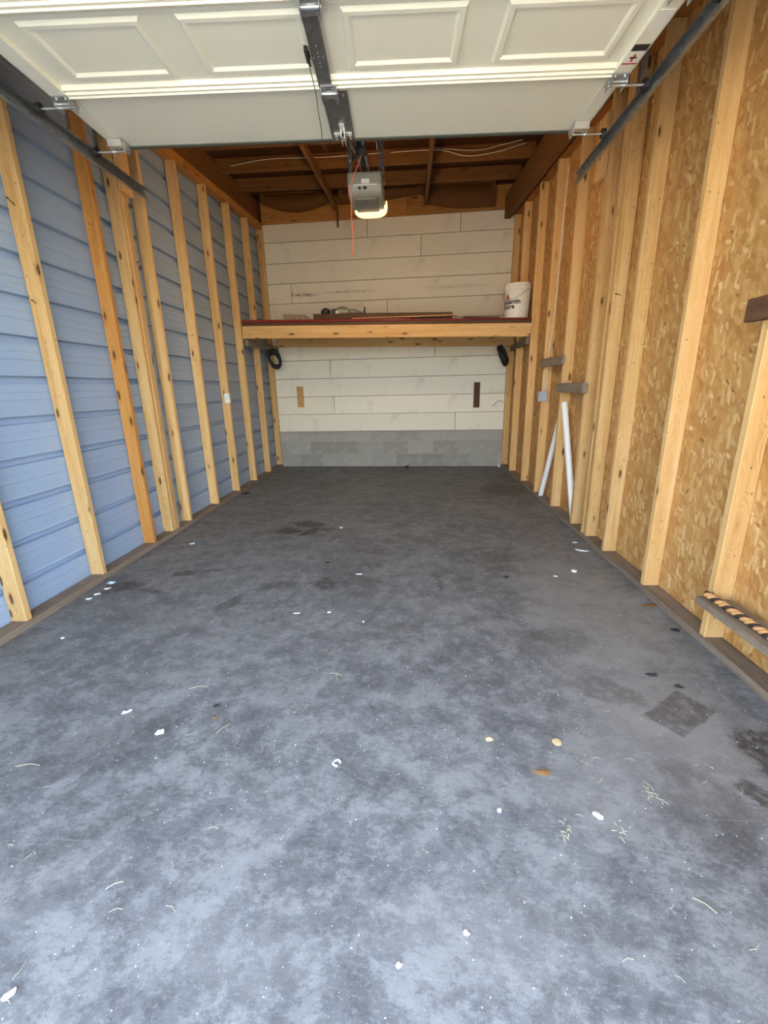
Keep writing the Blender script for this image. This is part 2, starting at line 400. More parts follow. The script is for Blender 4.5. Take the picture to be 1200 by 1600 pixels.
def mat_metal_siding():
    t = NT('blue_gray_painted_steel'); o = t.obj()
    g = t.noise(o, 2.0, 5, 0.6)
    c = t.mix(g, sr(144, 166, 196), sr(160, 180, 206))
    s = t.noise(t.mapping(o, sc=(1, 0.35, 3.0)), 5, 5, 0.7)
    c = t.mix(t.mr(s, 0.58, 0.72, 0, 0.28), c, sr(136, 130, 116))
    return t.out(c, 0.38, 0.0, 0.5)
M['steel_siding'] = mat_metal_siding()
M['door_white'] = plain('white_painted_door_steel', sr(233, 231, 214), 0.45, 0, 0.03, 3)
M['door_rib'] = plain('cream_door_rail', sr(238, 233, 214), 0.4, 0, 0.05, 14)
def mat_galv(name, c0, c1, rough):
    t = NT(name); o = t.obj()
    v = t.voro(o, 45, 'Color'); s = t.new('ShaderNodeSeparateColor'); t.l.new(v, s.inputs[0])
    return t.out(t.mix(s.outputs[0], c0, c1), rough, 0.85)
M['galv'] = mat_galv('galvanized_steel', (0.42, 0.43, 0.44), (0.55, 0.56, 0.57), 0.35)
M['galv_dark'] = mat_galv('dull_galvanized_stile', (0.20, 0.205, 0.20), (0.25, 0.255, 0.25), 0.5)
M['zinc'] = plain('bright_zinc', (0.84, 0.84, 0.80), 0.28, 0.75, 0.05)
M['black_rubber'] = plain('black_rubber', (0.018, 0.018, 0.018), 0.6)
M['seal'] = plain('gray_green_rubber_seal', (0.07, 0.075, 0.06), 0.7)
M['black_plastic'] = plain('black_plastic', (0.02, 0.02, 0.022), 0.45)
M['opener_gray'] = plain('opener_gray_plastic', sr(150, 145, 130), 0.5, 0, 0.03)
M['opener_dark'] = plain('opener_lower_gray_plastic', sr(120, 114, 106), 0.5, 0, 0.03)
M['white_paper'] = plain('white_paper', sr(236, 234, 228), 0.7, 0, 0.03)
M['white_plastic'] = plain('white_plastic', sr(240, 240, 236), 0.4, 0, 0.02)
M['bucket'] = plain('white_bucket_plastic', sr(240, 236, 226), 0.42, 0, 0.02)
M['orange_cord'] = plain('orange_cord', sr(240, 110, 66), 0.7)
M['white_cable'] = plain('white_cable_sheath', sr(232, 222, 200), 0.5)
M['gray_cord'] = plain('gray_green_cord', sr(120, 124, 104), 0.6)
M['kraft'] = plain('kraft_paper_insulation', sr(138, 94, 50), 0.7, 0, 0.2, 6)
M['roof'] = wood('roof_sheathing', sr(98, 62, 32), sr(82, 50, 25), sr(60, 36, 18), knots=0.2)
M['print_black'] = plain('black_print', (0.02, 0.02, 0.02), 0.6)
M['print_red'] = plain('red_print', sr(196, 40, 34), 0.6)
M['blue_box'] = plain('gray_blue_outlet_plastic', sr(164, 172, 178), 0.5)
M['nail'] = plain('dark_nail_steel', (0.06, 0.055, 0.05), 0.5, 0.8)
M['pale_paper'] = plain('dusty_white_scrap', sr(226, 226, 224), 0.7, 0, 0.08)
M['tan_leaf'] = plain('tan_dry_leaf', sr(226, 198, 150), 0.7)
M['brown_leaf'] = plain('brown_dry_leaf', sr(132, 96, 56), 0.8)
M['dark_leaf'] = plain('dark_leaf', (0.03, 0.028, 0.026), 0.8)
M['straw'] = plain('dry_straw', sr(186, 180, 152), 0.8)
M['foil'] = plain('blue_white_foil', sr(200, 224, 240), 0.3, 0.3)
M['shell'] = plain('pinkish_shell', sr(238, 222, 216), 0.5)
M['drive'] = plain('pale_gravel_drive', sr(206, 198, 178), 0.9, 0, 0.15, 8)
M['outer_wall'] = plain('painted_front_wall', sr(200, 196, 186), 0.7)
M['rope_a'] = plain('tan_rope_strand', sr(214, 162, 104), 0.8)
M['rope_b'] = plain('dark_rope_strand', sr(58, 46, 40), 0.8)
def mat_glow():
    t = NT('lit_lamp_lens'); t.b.inputs['Emission Color'].default_value = (1.0, 0.70, 0.30, 1); t.b.inputs['Emission Strength'].default_value = 0.42
    return t.out((0.9, 0.75, 0.5), 0.4)
M['glow'] = mat_glow()

# ------------------------------------------------------------------ the shell
XL, XR, SD = -2.064, 1.387, 0.089         # room faces of the studs, stud depth
FRONT = 0.22                               # inner face of the front wall
BA = math.radians(-3.0)                    # the back wall stands a little out of square
BX, BY = -0.338, 6.815
def plate_z(y): return 3.36 + 0.08*(y-6.8)
def joist_z(y): return 3.56 + 0.08*(y-6.14)
def deck_z(y): return joist_z(y) + 0.14
SLOPE = math.atan(0.08)

def lumber(name, base, top, w, d, mat, parent, rz=0.0, bev=0.003):
    """sawn board: local z runs from base to top, w along local x, d along local y"""
    base, top = Vector(base), Vector(top)
    L = (top-base).length
    bm = bmesh.new(); box(bm, (0, 0, L/2), (w, d, L)); 
    if bev: bevel(bm, bev)
    o = mk(name, bm, mat, parent)
    q = (top-base).to_track_quat('Z', 'Y') if abs((top-base).normalized().z) < 0.999 else Matrix.Identity(3).to_quaternion()
    o.rotation_mode = 'QUATERNION'
    from mathutils import Quaternion
    o.rotation_quaternion = q @ Quaternion((0, 0, 1), rz); o.location = base
    return o
def board(name, x0, x1, y0, y1, z0, z1, mat, parent=None, bev=0.003, axis=None):
    """axis-aligned board whose grain (local z) follows its longest side"""
    dx, dy, dz = x1-x0, y1-y0, z1-z0
    ax = axis or ('x' if dx >= max(dy, dz) else 'y' if dy >= dz else 'z')
    c = Vector(((x0+x1)/2, (y0+y1)/2, (z0+z1)/2))
    bm = bmesh.new()
    if ax == 'z': box(bm, (0, 0, 0), (dx, dy, dz)); R = (0, 0, 0)
    elif ax == 'x': box(bm, (0, 0, 0), (dz, dy, dx)); R = (0, PI/2, 0)
    else: box(bm, (0, 0, 0), (dx, dz, dy)); R = (PI/2, 0, 0)
    if bev: bevel(bm, bev)
    return mk(name, bm, mat, parent, c, R)

# floor
bm = bmesh.new(); bb(bm, -2.30, 1.62, -0.12, 7.15, -0.15, 0.0)
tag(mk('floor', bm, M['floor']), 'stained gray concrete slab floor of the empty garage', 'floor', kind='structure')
# drive outside, in front of the opening
bm = bmesh.new(); bb(bm, -25, 25, -30, -0.125, -0.30, -0.02)
tag(mk('driveway', bm, M['drive']), 'pale gravel driveway outside the garage opening', 'driveway', kind='structure')
bm = bmesh.new(); bb(bm, -25, -2.45, -0.12, 25, -0.30, -0.02); bb(bm, 1.75, 25, -0.12, 25, -0.30, -0.02); bb(bm, -2.45, 1.75, 7.2, 25, -0.30, -0.02)
tag(mk('ground', bm, M['drive']), 'pale gravel yard around the garage walls', 'ground', kind='structure')

# ---- left wall
wall_l = empty('wall_left', (XL-SD, 3.5, 0)); tag(wall_l, 'left garage wall of pine studs over blue gray ribbed steel siding', 'wall', kind='structure')
def child(o, parent):
    o.parent = parent; o.matrix_parent_inverse = Matrix.Translation(-Vector(parent.location)); return o
P_RIB, Z_RIB = 0.2165, 0.230
def siding_profile(z0, z1):
    pts = [(0.0, z0)]
    k = math.floor((z0 - Z_RIB)/P_RIB)
    while True:
        zb = Z_RIB + k*P_RIB
        if zb > z1: break
        for dz, dx in ((-0.042, 0), (-0.040, -0.030), (-0.003, -0.030), (0.0, 0.005), (0.007, 0.0), (0.085, 0), (0.089, 0.003), (0.093, 0), (0.128, 0), (0.132, 0.002), (0.136, 0)):
            z = zb + dz
            if z0 + 1e-4 < z < z1 - 1e-4: pts.append((dx, z))
        k += 1
    pts.append((0.0, z1)); return pts
zz = [0.015, 0.866+0.04, 0.866*2+0.04, 0.866*3+0.04, 0.866*4+0.28]
for i in range(4):
    pr = siding_profile(zz[i], zz[i+1]+0.03)
    bm = bmesh.new()
    xs = XL-SD-0.006-0.0025*(i % 2)
    ring = [(xs+a, z) for a, z in pr] + [(xs+a-0.002, z) for a, z in reversed(pr)]
    y0, y1 = FRONT-0.12, 7.02
    prism(bm, ring, 'y', y0, y1)
    if i == 3:
        bmesh.ops.bisect_plane(bm, geom=bm.verts[:]+bm.edges[:]+bm.faces[:], plane_co=(0, 6.14, deck_z(6.14)), plane_no=(0, -0.08, 1), clear_outer=True)
        bmesh.ops.holes_fill(bm, edges=[e for e in bm.edges if e.is_boundary])
    child(mk('siding_sheet', bm, M['steel_siding']), wall_l)
LEFT_Y = [0.33, 0.747, 1.357, 1.967, 2.577, 3.187, 3.797, 4.407, 5.017, 5.627, 6.237, 6.84]
for y in LEFT_Y:
    le = random.uniform(-0.006, 0.006)
    m = M['pine_warm'] if abs(y-3.187) < .01 else M['pine']
    child(lumber('stud', (XL-SD/2, y+.019, .038), (XL-SD/2, y+.019+le, plate_z(y)), SD, .038, m, None), wall_l)
for k in range(3):
    y = 3.482 + k*.0385
    child(lumber('post_ply', (XL-SD/2+(-.004, 0, -.003)[k], y+.019, .038), (XL-SD/2+(-.004, 0, -.003)[k], y+.019, plate_z(y)), SD, .038, M['pine'], None), wall_l)
child(board('track_block', XL, XL+.038, 3.49, 3.605, 2.585, 2.95, M['pine'], axis='z'), wall_l)
child(board('sole_plate', XL-SD, XL+.010, FRONT, 2.56, 0, .038, M['plate']), wall_l)
child(board('sole_plate', XL-SD, XL+.006, 2.565, 6.875, 0, .038, M['plate']), wall_l)
for k in range(2):
    for a, b in (((FRONT, 3.4), (3.402, 6.86)) if k == 0 else ((FRONT, 4.6), (4.602, 6.86))):
        child(lumber('top_plate', (XL-SD/2, a, plate_z(a)+.019+.0385*k), (XL-SD/2, b, plate_z(b)+.019+.0385*k), SD, .038, M['pine_warm'], None), wall_l)
def nail(x, y, z, dx, dy, dz, parent, L=0.07):
    d = Vector((dx, dy, dz)).normalized(); bm = bmesh.new()
    p = Vector((x, y, z)); tube(bm, [p-d*.02, p+d*L], .0025, 6)
    tube(bm, [p+d*L, p+d*(L+.003)], .005, 6)
    return child(mk('nail', bm, M['nail']), parent)
nail(XL-.03, 3.60, 2.15, .6, -.5, .05, wall_l); nail(XL-.045, 2.575, 2.19, .3, -.9, .1, wall_l)
nail(XL-.045, 4.405, 1.72, .5, -.8, .1, wall_l, .05); nail(XL-.045, 4.405, 1.50, .5, -.8, 0, wall_l, .05)
nail(XL-.045, 5.62, 1.66, .6, -.8, 0, wall_l, .05); nail(XL-.05, 2.575, 1.71, .4, -.9, .1, wall_l, .05)

# ---- right wall
wall_r = empty('wall_right', (XR+SD, 3.5, 0)); tag(wall_r, 'right garage wall of pine studs over strand board sheets', 'wall', kind='structure')
ex = [FRONT-.12, 0.617, 1.837, 3.057, 4.277, 5.497, 7.0]
for i in range(6):
    for z0, z1 in ((.012, 2.44), (2.443, 4.2)):
        bm = bmesh.new(); bb(bm, XR+SD+.001, XR+SD+.0125, ex[i]+.0015, ex[i+1]-.0015, z0, z1)
        if z1 > 3:
            bmesh.ops.bisect_plane(bm, geom=bm.verts[:]+bm.edges[:]+bm.faces[:], plane_co=(0, 6.14, deck_z(6.14)), plane_no=(0, -0.08, 1), clear_outer=True)
            bmesh.ops.holes_fill(bm, edges=[e for e in bm.edges if e.is_boundary])
        child(mk('strand_board_sheet', bm, M['osb']), wall_r)
RIGHT_Y = [0.33, 0.66, 1.27, 1.897, 2.457, 3.020, 3.672, 4.236, 4.845, 5.449, 6.115, 6.655]
for y in RIGHT_Y:
    le = random.uniform(-0.006, 0.006)
    child(lumber('stud', (XR+SD/2, y+.019, .038), (XR+SD/2, y+.019+le, plate_z(y)), SD, .038, M['pine'], None), wall_r)
for k in range(3):
    y = 3.345 + k*.0385
    dx = (-.002, .004, 0)[k]
    child(lumber('post_ply', (XR+SD/2+dx, y+.019, .038), (XR+SD/2+dx, y+.019, plate_z(y)), SD, .038, M['pine'], None), wall_r)
child(board('track_block', XR-.038, XR, 3.68, 3.80, 2.60, 2.98, M['pine'], axis='z'), wall_r)
child(board('sole_plate', XR-.008, XR+SD, FRONT, 4.1, 0, .038, M['plate']), wall_r)
child(board('sole_plate', XR-.004, XR+SD, 4.104, 6.685, 0, .038, M['plate']), wall_r)
for k in range(2):
    for a, b in (((FRONT, 3.4), (3.402, 6.73)) if k == 0 else ((FRONT, 4.6), (4.602, 6.73))):
        child(lumber('top_plate', (XR+SD/2, a, plate_z(a)+.019+.0385*k), (XR+SD/2, b, plate_z(b)+.019+.0385*k), SD, .038, M['pine_warm'], None), wall_r)
nail(XR+.045, 3.342, 1.78, -.6, -.5, .02, wall_r, .06)

# ---- back wall
wall_b = empty('wall_back', (BX, BY, 0), (0, 0, BA)); tag(wall_b, 'back garage wall of cream painted lap siding above gray block', 'wall', kind='structure')
zr = [0.55 + 0.265*k for k in range(11)] + [3.43]
joints = {0: [1.02], 1: [-0.83], 3: [-0.86], 6: [0.02], 7: [-1.38], 10: [-0.24, 1.03], 4: [0.7], 9: [0.5]}
for k in range(11):
    xs_ = [-1.81] + joints.get(k, []) + [1.80]
    z0, z1 = zr[k], zr[k+1]
    for a, b in zip(xs_, xs_[1:]):
        bm = bmesh.new(); L = b-a-.007
        # lower edge stands proud of the board below it, as lap siding does
        prism(bm, [(-.013, -(z1-z0)/2+.006), (0.012, -(z1-z0)/2+.006), (0.012, (z1-z0)/2), (-.002, (z1-z0)/2)], 'x', -L/2, L/2)
        mk('siding_board', bm, M['cream_stained'] if (k == 7 and a > -1.5) else M['cream'], wall_b, ((a+b)/2, -.004, (z0+z1)/2))
bm = bmesh.new(); bb(bm, -1.90, 1.90, .012, .06, .0, 3.9)
mk('sheathing', bm, M['roof'], wall_b)
for c in range(3):
    z0 = c*0.2; z1 = z0+.2 if c < 2 else .552
    x = -2.113 - (0.10 if c % 2 == 0 else 0.30)
    first = True
    while x < 1.80:
        a, b = max(x, -1.81)+.006, min(x+.388, 1.80)-.006
        if b-a > .03:
            bm = bmesh.new(); pd = random.uniform(-.002, .002)
            bb(bm, -(b-a)/2, (b-a)/2, -.02+pd, .012, -(z1-z0)/2+.005, (z1-z0)/2-.005); bevel(bm, .003)
            mk('concrete_block', bm, M['block'], wall_b, ((a+b)/2, -.004, (z0+z1)/2))
        x += .388
bm = bmesh.new(); bb(bm, -1.812, 1.802, -.018, .011, 0, .55); mk('mortar_bed', bm, M['mortar'], wall_b)
for a, b in ((-1.725, .31), (.313, 1.735)):
    o = board('rim_board', a, b, -.058, -.02, 3.425, 3.70, M['header'], wall_b)

# ---- front wall around the opening (behind the viewer)
wall_f = empty('wall_front', (-.33, FRONT, 0)); tag(wall_f, 'front garage wall and header around the open door', 'wall', kind='structure')
for nm, (x0, x1, z0, z1) in {'wall_pier': (-2.16, -1.58, 0, 2.42), 'wall_pier.001': (.93, 1.49, 0, 2.42), 'door_header': (-2.16, 1.49, 2.42, 3.22)}.items():
    bm = bmesh.new(); bb(bm, x0, x1, FRONT-.12, FRONT, z0, z1); child(mk(nm, bm, M['outer_wall']), wall_f)

# ---- ceiling / roof
ceil = empty('ceiling', (-.34, 3.5, 3.3)); tag(ceil, 'dark open roof framing of joists and wood sheathing', 'ceiling', kind='structure')
yy = [-.25, 1.2, 2.42, 3.64, 4.86, 6.08, 7.2]
for a, b in zip(yy, yy[1:]):
    for x0, x1 in ((-2.45, -.34), (-.337, 1.75)):
        bm = bmesh.new(); bb(bm, x0, x1, a+.001, b-.001, -.009, .009)
        for v in bm.verts: v.co.z += deck_z(v.co.y)+.010
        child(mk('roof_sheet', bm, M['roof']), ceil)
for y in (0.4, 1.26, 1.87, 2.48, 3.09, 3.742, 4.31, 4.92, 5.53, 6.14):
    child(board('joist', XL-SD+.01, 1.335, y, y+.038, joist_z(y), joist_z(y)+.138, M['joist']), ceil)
for x, y0, y1, z0 in ((-1.005, 2.0, 6.72, 0), (.215, 2.2, 6.70, 0)):
    a = (x, y0, joist_z(y0)-.05); b = (x+(.02 if x < 0 else 0), y1, joist_z(y1)-.05)
    child(lumber('stringer', a, b, .038, .089, M['joist'], None, rz=0), ceil)
child(board('hanging_scrap', -.975, -.957, 6.68, 6.70, 3.30, 3.50, M['brown_wood']), ceil)
for dx in (0, .039):
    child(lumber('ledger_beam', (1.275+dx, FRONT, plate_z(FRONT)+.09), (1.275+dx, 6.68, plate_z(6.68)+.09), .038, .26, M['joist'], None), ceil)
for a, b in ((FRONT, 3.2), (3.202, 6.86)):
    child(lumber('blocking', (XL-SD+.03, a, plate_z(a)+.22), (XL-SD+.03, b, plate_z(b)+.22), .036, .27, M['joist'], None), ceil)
def batt(x0, x1, y, zl, zr_, sag, top):
    """sagging paper-faced insulation: a bulging strip with a drooping lower edge"""
    bm = bmesh.new(); nx, nz = 14, 6; G = []
    for i in range(nx+1):
        u = i/nx; x = x0+(x1-x0)*u
        zb = zl+(zr_-zl)*u - sag*math.sin(PI*u)
        col = []
        for j in range(nz+1):
            w = j/nz
            z = zb+(top-zb)*w
            bulge = .10*math.sin(PI*min(1, w*.9+.08))*(.45+.55*math.sin(PI*u)) + .02*mnoise.noise(Vector((x*3, z*9, y)))
            col.append(bm.verts.new((x, y-bulge, z)))
        G.append(col)
    for i in range(nx):
        for j in range(nz): bm.faces.new((G[i][j], G[i+1][j], G[i+1][j+1], G[i][j+1]))
    ret = bmesh.ops.solidify(bm, geom=bm.faces[:], thickness=.012)
    return child(mk('insulation_batt', bm, M['kraft'], smooth=True), ceil)
batt(-2.0, -1.03, 6.70, 3.62, 3.60, .12, 3.74); batt(-.94, .20, 6.68, 3.55, 3.64, .02, 3.74); batt(.25, 1.12, 6.66, 3.50, 3.44, .03, 3.74)

# ------------------------------------------------------------------ overhead door (open, lying flat under the joists)
DZ = 2.46
door = empty('door_1', (-.325, 2.703, DZ), (0, 0, math.radians(2.0)))
tag(door, 'white sectional overhead garage door standing open overhead', 'door', kind='structure')
HW = 1.225
ys = [0.0, -.42, -.865, -1.31, -1.755, -2.20]
EMB = [(-1.075, -.635), (-.510, -.060), (.062, .505), (.637, 1.105)]
def emboss(bm, x0, x1, y0, y1):
    """raised frame moulding: outer slope down, flat, inner slope back"""
    w1, w2, w3 = .010, .028, .038; d = .010
    rows = []
    for ins, dz in ((0, 0), (w1, -d), (w2, -d), (w3, -.001)):
        rows.append([bm.verts.new((x, y, dz-.0005)) for x, y in ((x0+ins, y0+ins), (x1-ins, y0+ins), (x1-ins, y1-ins), (x0+ins, y1-ins))])
    for A, B in zip(rows, rows[1:]):
        for k in range(4): bm.faces.new((A[k], A[(k+1) % 4], B[(k+1) % 4], B[k]))
    bm.faces.new(rows[-1])
for i in range(5):
    yb, ya = ys[i], ys[i+1]       # yb far edge, ya near edge
    sec = empty('door_section', (0, 0, 0), parent=door)
    bm = bmesh.new()
    bb(bm, -HW, HW, ya+.004, yb-.004, 0, .045)
    if i:
        for x0, x1 in EMB: emboss(bm, x0, x1, ya+.045, yb-.10)
    mk('door_skin', bm, M['door_white'], sec)
    # far rail: ribbed lip hanging below the skin ; near rail: small lip
    if i:
        bm = bmesh.new()
        prof = [(yb-.012, 0), (yb-.012, -.022), (yb-.026, -.026), (yb-.030, -.020), (yb-.044, -.022), (yb-.048, -.014), (yb-.064, -.016), (yb-.070, 0)]
        prism(bm, prof, 'x', -HW+.07, HW-.07); mk('section_rail', bm, M['door_rib'], sec)
    bm = bmesh.new()
    prism(bm, [(ya+.006, 0), (ya+.006, -.012), (ya+.016, -.012), (ya+.022, 0)], 'x', -HW+.002, HW-.002); mk('section_lip', bm, M['door_white'], sec)
    for s in (-1, 1):
        bm = bmesh.new(); bb(bm, s*HW, s*(HW-.068), ya+.006, yb-.006, -.022 if i else -.004, -.0005); bb(bm, s*(HW+.001), s*(HW-.002), ya+.006, yb-.006, -.022 if i else -.004, .04)
        mk('end_stile', bm, M['door_white'], sec)
    bm = bmesh.new(); w = .027 if i else .056; cx = -.042 if i else -.014
    bb(bm, cx-w, cx+w, ya+(.012 if i else .02), yb-(.030 if i else .012), -.026 if i else -.012, -.0005)
    if i:
        for hx, hy in ((0, -.16), (0, -.18), (0, -.215), (0, -.235), (0, -.27), (-.018, -.21), (.018, -.21)):
            tube(bm, [(hx+cx, yb+hy, -.0262), (hx+cx, yb+hy, -.0275)], .003, 6, mi=1)
    else:
        for hx, hy in ((-.035, .04), (.035, .04), (-.035, -.40), (.035, -.40)):
            tube(bm, [(hx-.01, (ya if hy > 0 else 0)+abs(hy) if hy > 0 else yb-.03, -.012), (hx-.01, (ya if hy > 0 else 0)+abs(hy) if hy > 0 else yb-.03, -.018)], .005, 6, mi=1)
    mk('center_stile', bm, [M['galv_dark'], M['zinc']], sec)
    if i == 0:
        bm = bmesh.new(); bb(bm, -HW, HW, yb-.004, yb+.016, -.006, .046); mk('edge_seal', bm, M['seal'], sec)
# hinges with rollers
def hinge(x, y, roller=0, z=-.022):
    h = empty('hinge', (x, y, z), parent=door)
    bm = bmesh.new()
    bb(bm, -.034, .034, -.045, -.004, -.004, 0); bb(bm, -.034, .034, .004, .040, -.004, 0)
    tube(bm, [(-.036, 0, -.007), (.036, 0, -.007)], .007, 10)
    for s in (-1, 1): bb(bm, s*.034, s*.031, -.035, .03, -.030, 0)
    for hx in (-.02, .02):
        for hy in (-.03, .028): tube(bm, [(hx, hy, -.004), (hx, hy, -.010)], .006, 6)
    mk('hinge_plate', bm, M['galv'], h)
    if roller:
        bm = bmesh.new(); s = roller
        tube(bm, [(-.036*s, 0, -.020), (s*(.09+.03), 0, -.020)], .005, 8); tube(bm, [(s*.112, 0, -.020), (s*.130, 0, -.020)], .022, 16)
        for f in bm.faces: f.material_index = 1 if abs(f.calc_center_median().x) > .108 else 0
        mk('roller', bm, [M['galv'], M['black_plastic']], h)
for j in range(1, 5):
    hinge(-.03, ys[j]-.004, 0, -.026); hinge(-HW+.036, ys[j], -1); hinge(HW-.036, ys[j], 1)
for s in (-1, 1):
    h = empty('top_bracket', (s*(HW-.045), -.04, -.004), parent=door)
    bm = bmesh.new(); prism(bm, [(-.05, 0), (.045, 0), (.045, -.006), (.02, -.045), (-.02, -.045), (-.05, -.010)], 'x', -.035, -.031)
    prism(bm, [(-.05, 0), (.045, 0), (.045, -.006), (.02, -.045), (-.02, -.045), (-.05, -.010)], 'x', .031, .035)
    bb(bm, -.035, .035, -.055, .045, -.004, 0); bb(bm, -.035, .035, -.055, -.05, -.035, 0)
    for hx in (-.018, .018): tube(bm, [(hx, -.035, -.004), (hx, -.035, -.016)], .007, 6)
    mk('bracket_plate', bm, M['zinc'], h)
    bm = bmesh.new(); tube(bm, [(-.035*s, .0, -.034), (s*.128, 0, -.034)], .005, 8); tube(bm, [(s*.118, 0, -.034), (s*.136, 0, -.034)], .022, 16)
    for f in bm.faces: f.material_index = 1 if abs(f.calc_center_median().x) > .114 else 0
    mk('roller', bm, [M['galv'], M['black_plastic']], h)
# operator bracket with bolts on the top section
ob = empty('operator_bracket', (-.01, -.07, -.012), parent=door)
bm = bmesh.new(); bb(bm, -.012, .012, -.09, .06, -.004, 0); bb(bm, -.045, .045, -.012, .012, -.004, 0); bb(bm, -.010, -.007, -.03, .05, -.03, 0); bb(bm, .007, .010, -.03, .05, -.03, 0)
for hx, hy in ((0, -.075), (-.035, 0), (.035, 0), (0, .03), (0, -.04)): tube(bm, [(hx, hy, -.004), (hx, hy, -.013)], .008, 6)
mk('bracket_plate', bm, M['zinc'], ob)
# stickers on the right end stile
bm = bmesh.new(); bb(bm, HW-.064, HW-.006, -.52, -.585, -.0235, -.0222, 0); bb(bm, HW-.064, HW-.006, -.587, -.620, -.0236, -.0222, 1)
bb(bm, HW-.064, HW-.006, -.515, -.522, -.0238, -.0222, 2); bb(bm, HW-.04, HW-.032, -.53, -.57, -.0242, -.0222, 2); bb(bm, HW-.05, HW-.022, -.548, -.556, -.0242, -.0222, 1)
bb(bm, HW-.062, HW-.010, -.70, -.78, -.0236, -.0222, 0)
mk('warning_sticker', bm, [M['white_paper'], M['print_black'], M['print_red']], door)
# clip and pull string
bm = bmesh.new(); box(bm, (-.085, -.64, -.014), (.016, .05, .022)); tube(bm, [(-.085, -.63, -.02), (-.080, -.60, -.034), (-.085, -.66, -.030)], .004, 6); tube(bm, [(-.087, -.67, -.012), (-.087, -.61, -.03)], .005, 6)
mk('cord_clip', bm, M['nail'], door)
bm = bmesh.new(); tube(bm, smooth_path([(-.085, -.61, -.03), (-.085, -.45, -.045), (-.10, -.30, -.028), (-.11, -.15, -.022), (-.125, .0, -.02), (-.13, .3, .10), (-.12, .55, .45)], 8), .0018, 5)
mk('pull_string', bm, M['nail'], door)

# ---- tracks
def track(x, side, y1, label):
    t = empty('door_track', (x, 0.35, 2.40)); tag(t, label, 'track', 'overhead door tracks')
    t.location.y = 0.35
    bm = bmesh.new()
    s = side   # opening faces the door
    prof = [(s*.0, -.028), (s*.018, -.028), (s*.018, .026), (-s*.004, .026), (-s*.004, .018), (-s*.001, .018), (-s*.001, .023), (s*.015, .023), (s*.015, -.025), (s*.003, -.025), (s*.003, -.016), (s*.0, -.016)]
    prism(bm, [(a, b) for a, b in prof], 'y', 0, y1-.35)
    mk('track_channel', bm, M['galv_track'], t)
    bm = bmesh.new(); ww = (abs(XL - x) if side < 0 else abs(XR - x)) - .042
    yh = 2.446-.35; bb(bm, s*.019, s*.022, yh, yh+.03, -.02, joist_z(2.48)+.08-2.40); bb(bm, s*.022, s*.045, yh, yh+.003, -.0, joist_z(2.48)+.08-2.40)
    mk('track_bracket', bm, M['galv'], t)
    return t
M['galv_track'] = mat_galv('dark_galvanized_track', (0.24, 0.26, 0.27), (0.34, 0.36, 0.37), 0.38)
track(-1.635, -1, 3.07, 'gray steel track along the studs and blue siding')
track(1.005, 1, 3.15, 'gray steel track along the strand board wall')

# ---- opener
OX, OY = -.312, 3.55
op = empty('door_opener', (OX, OY, 2.40)); tag(op, 'gray ceiling garage door opener with lit lamp and rail', 'door opener')
bm = bmesh.new()
prism(bm, [(0, .258), (0, .175), (.018, .135), (.05, .118), (.30, .118), (.335, .15), (.335, .258)], 'x', -.122, .122); bevel(bm, .014, 3)
mk('housing', bm, M['opener_gray'], op)
bm = bmesh.new(); prism(bm, [(-.085, .075), (-.062, .055), (.062, .055), (.085, .075), (.085, .30), (-.085, .30)], 'z', .106, .119); bevel(bm, .004, 2)
mk('lower_cover', bm, M['opener_dark'], op)
bm = bmesh.new(); prism(bm, [(-.112, .243), (-.112, .178), (.112, .178), (.112, .243)], 'y', -.006, .004); bevel(bm, .003, 2); mk('front_cover', bm, M['opener_gray'], op)
bm = bmesh.new(); bb(bm, -.022, .034, -.010, -.005, .182, .208); mk('label_plate', bm, M['white_paper'], op)
for x0, x1 in ((-.045, -.028), (-.010, .014)):
    bm = bmesh.new(); bb(bm, x0, x1, -.004, .010, .152, .164); mk('control_button', bm, M['black_plastic'], op)
bm = bmesh.new(); bb(bm, -.018, .012, .10, .112, .103, .107); mk('control_button', bm, M['black_plastic'], op)
bm = bmesh.new(); bb(bm, -.075, .088, -.008, .004, .170, .176); mk('trim_strip', bm, M['white_plastic'], op)
# lamp lens: a curved cover round the rear underside, open a little to the right
bm = bmesh.new(); n = 18
def lens_pt(u):
    a = PI*(1.0+u); cx, sx = math.cos(a), math.sin(a)
    return .012+.130*math.copysign(abs(cx)**.6, cx), .175+.085*math.copysign(abs(sx)**.6, sx)
outer = [lens_pt(i/n) for i in range(n+1)]
inner = [(.012+(x-.012)*.93, .178+(z-.178)*.88) for x, z in outer]
prism(bm, outer+inner[::-1], 'y', .295, .372)
prism(bm, outer, 'y', .371, .376)
mk('lamp_lens', bm, M['glow'], op)
bm = bmesh.new()
for s in (-1, 1): tube(bm, [(s*.006, -3.25, .285), (s*.006, .02, .285)], .0035, 5)
mk('drive_belt', bm, M['black_rubber'], op)
bm = bmesh.new()
bb(bm, -.032, .032, -3.28, .06, .308, .311)
for s in (-1, 1): bb(bm, s*.032, s*.029, -3.28, .06, .272, .31); bb(bm, s*.032, s*.018, -3.28, .06, .270, .273)
mk('rail', bm, M['galv'], op)
for s, xo in ((-1, -.118), (1, .118)):
    bm = bmesh.new(); top = joist_z(3.70)+.10-2.40
    xa = xo; xb = xo+s*.02
    tilt = -.0
    bb(bm, xa-.014, xa+.014, .16, .163, .24, top); bb(bm, xa+s*.011, xa+s*.014, .163, .188, .24, top)
    if s > 0: bb(bm, xa-.03, xa-.027, .16, .19, .24, .55)
    z = .28
    while z < top-.05:
        tube(bm, [(xa, .1585, z), (xa, .16, z)], .004, 6, mi=1); z += .04
    mk('hanger_strap', bm, [M['galv'], M['black_plastic']], op)
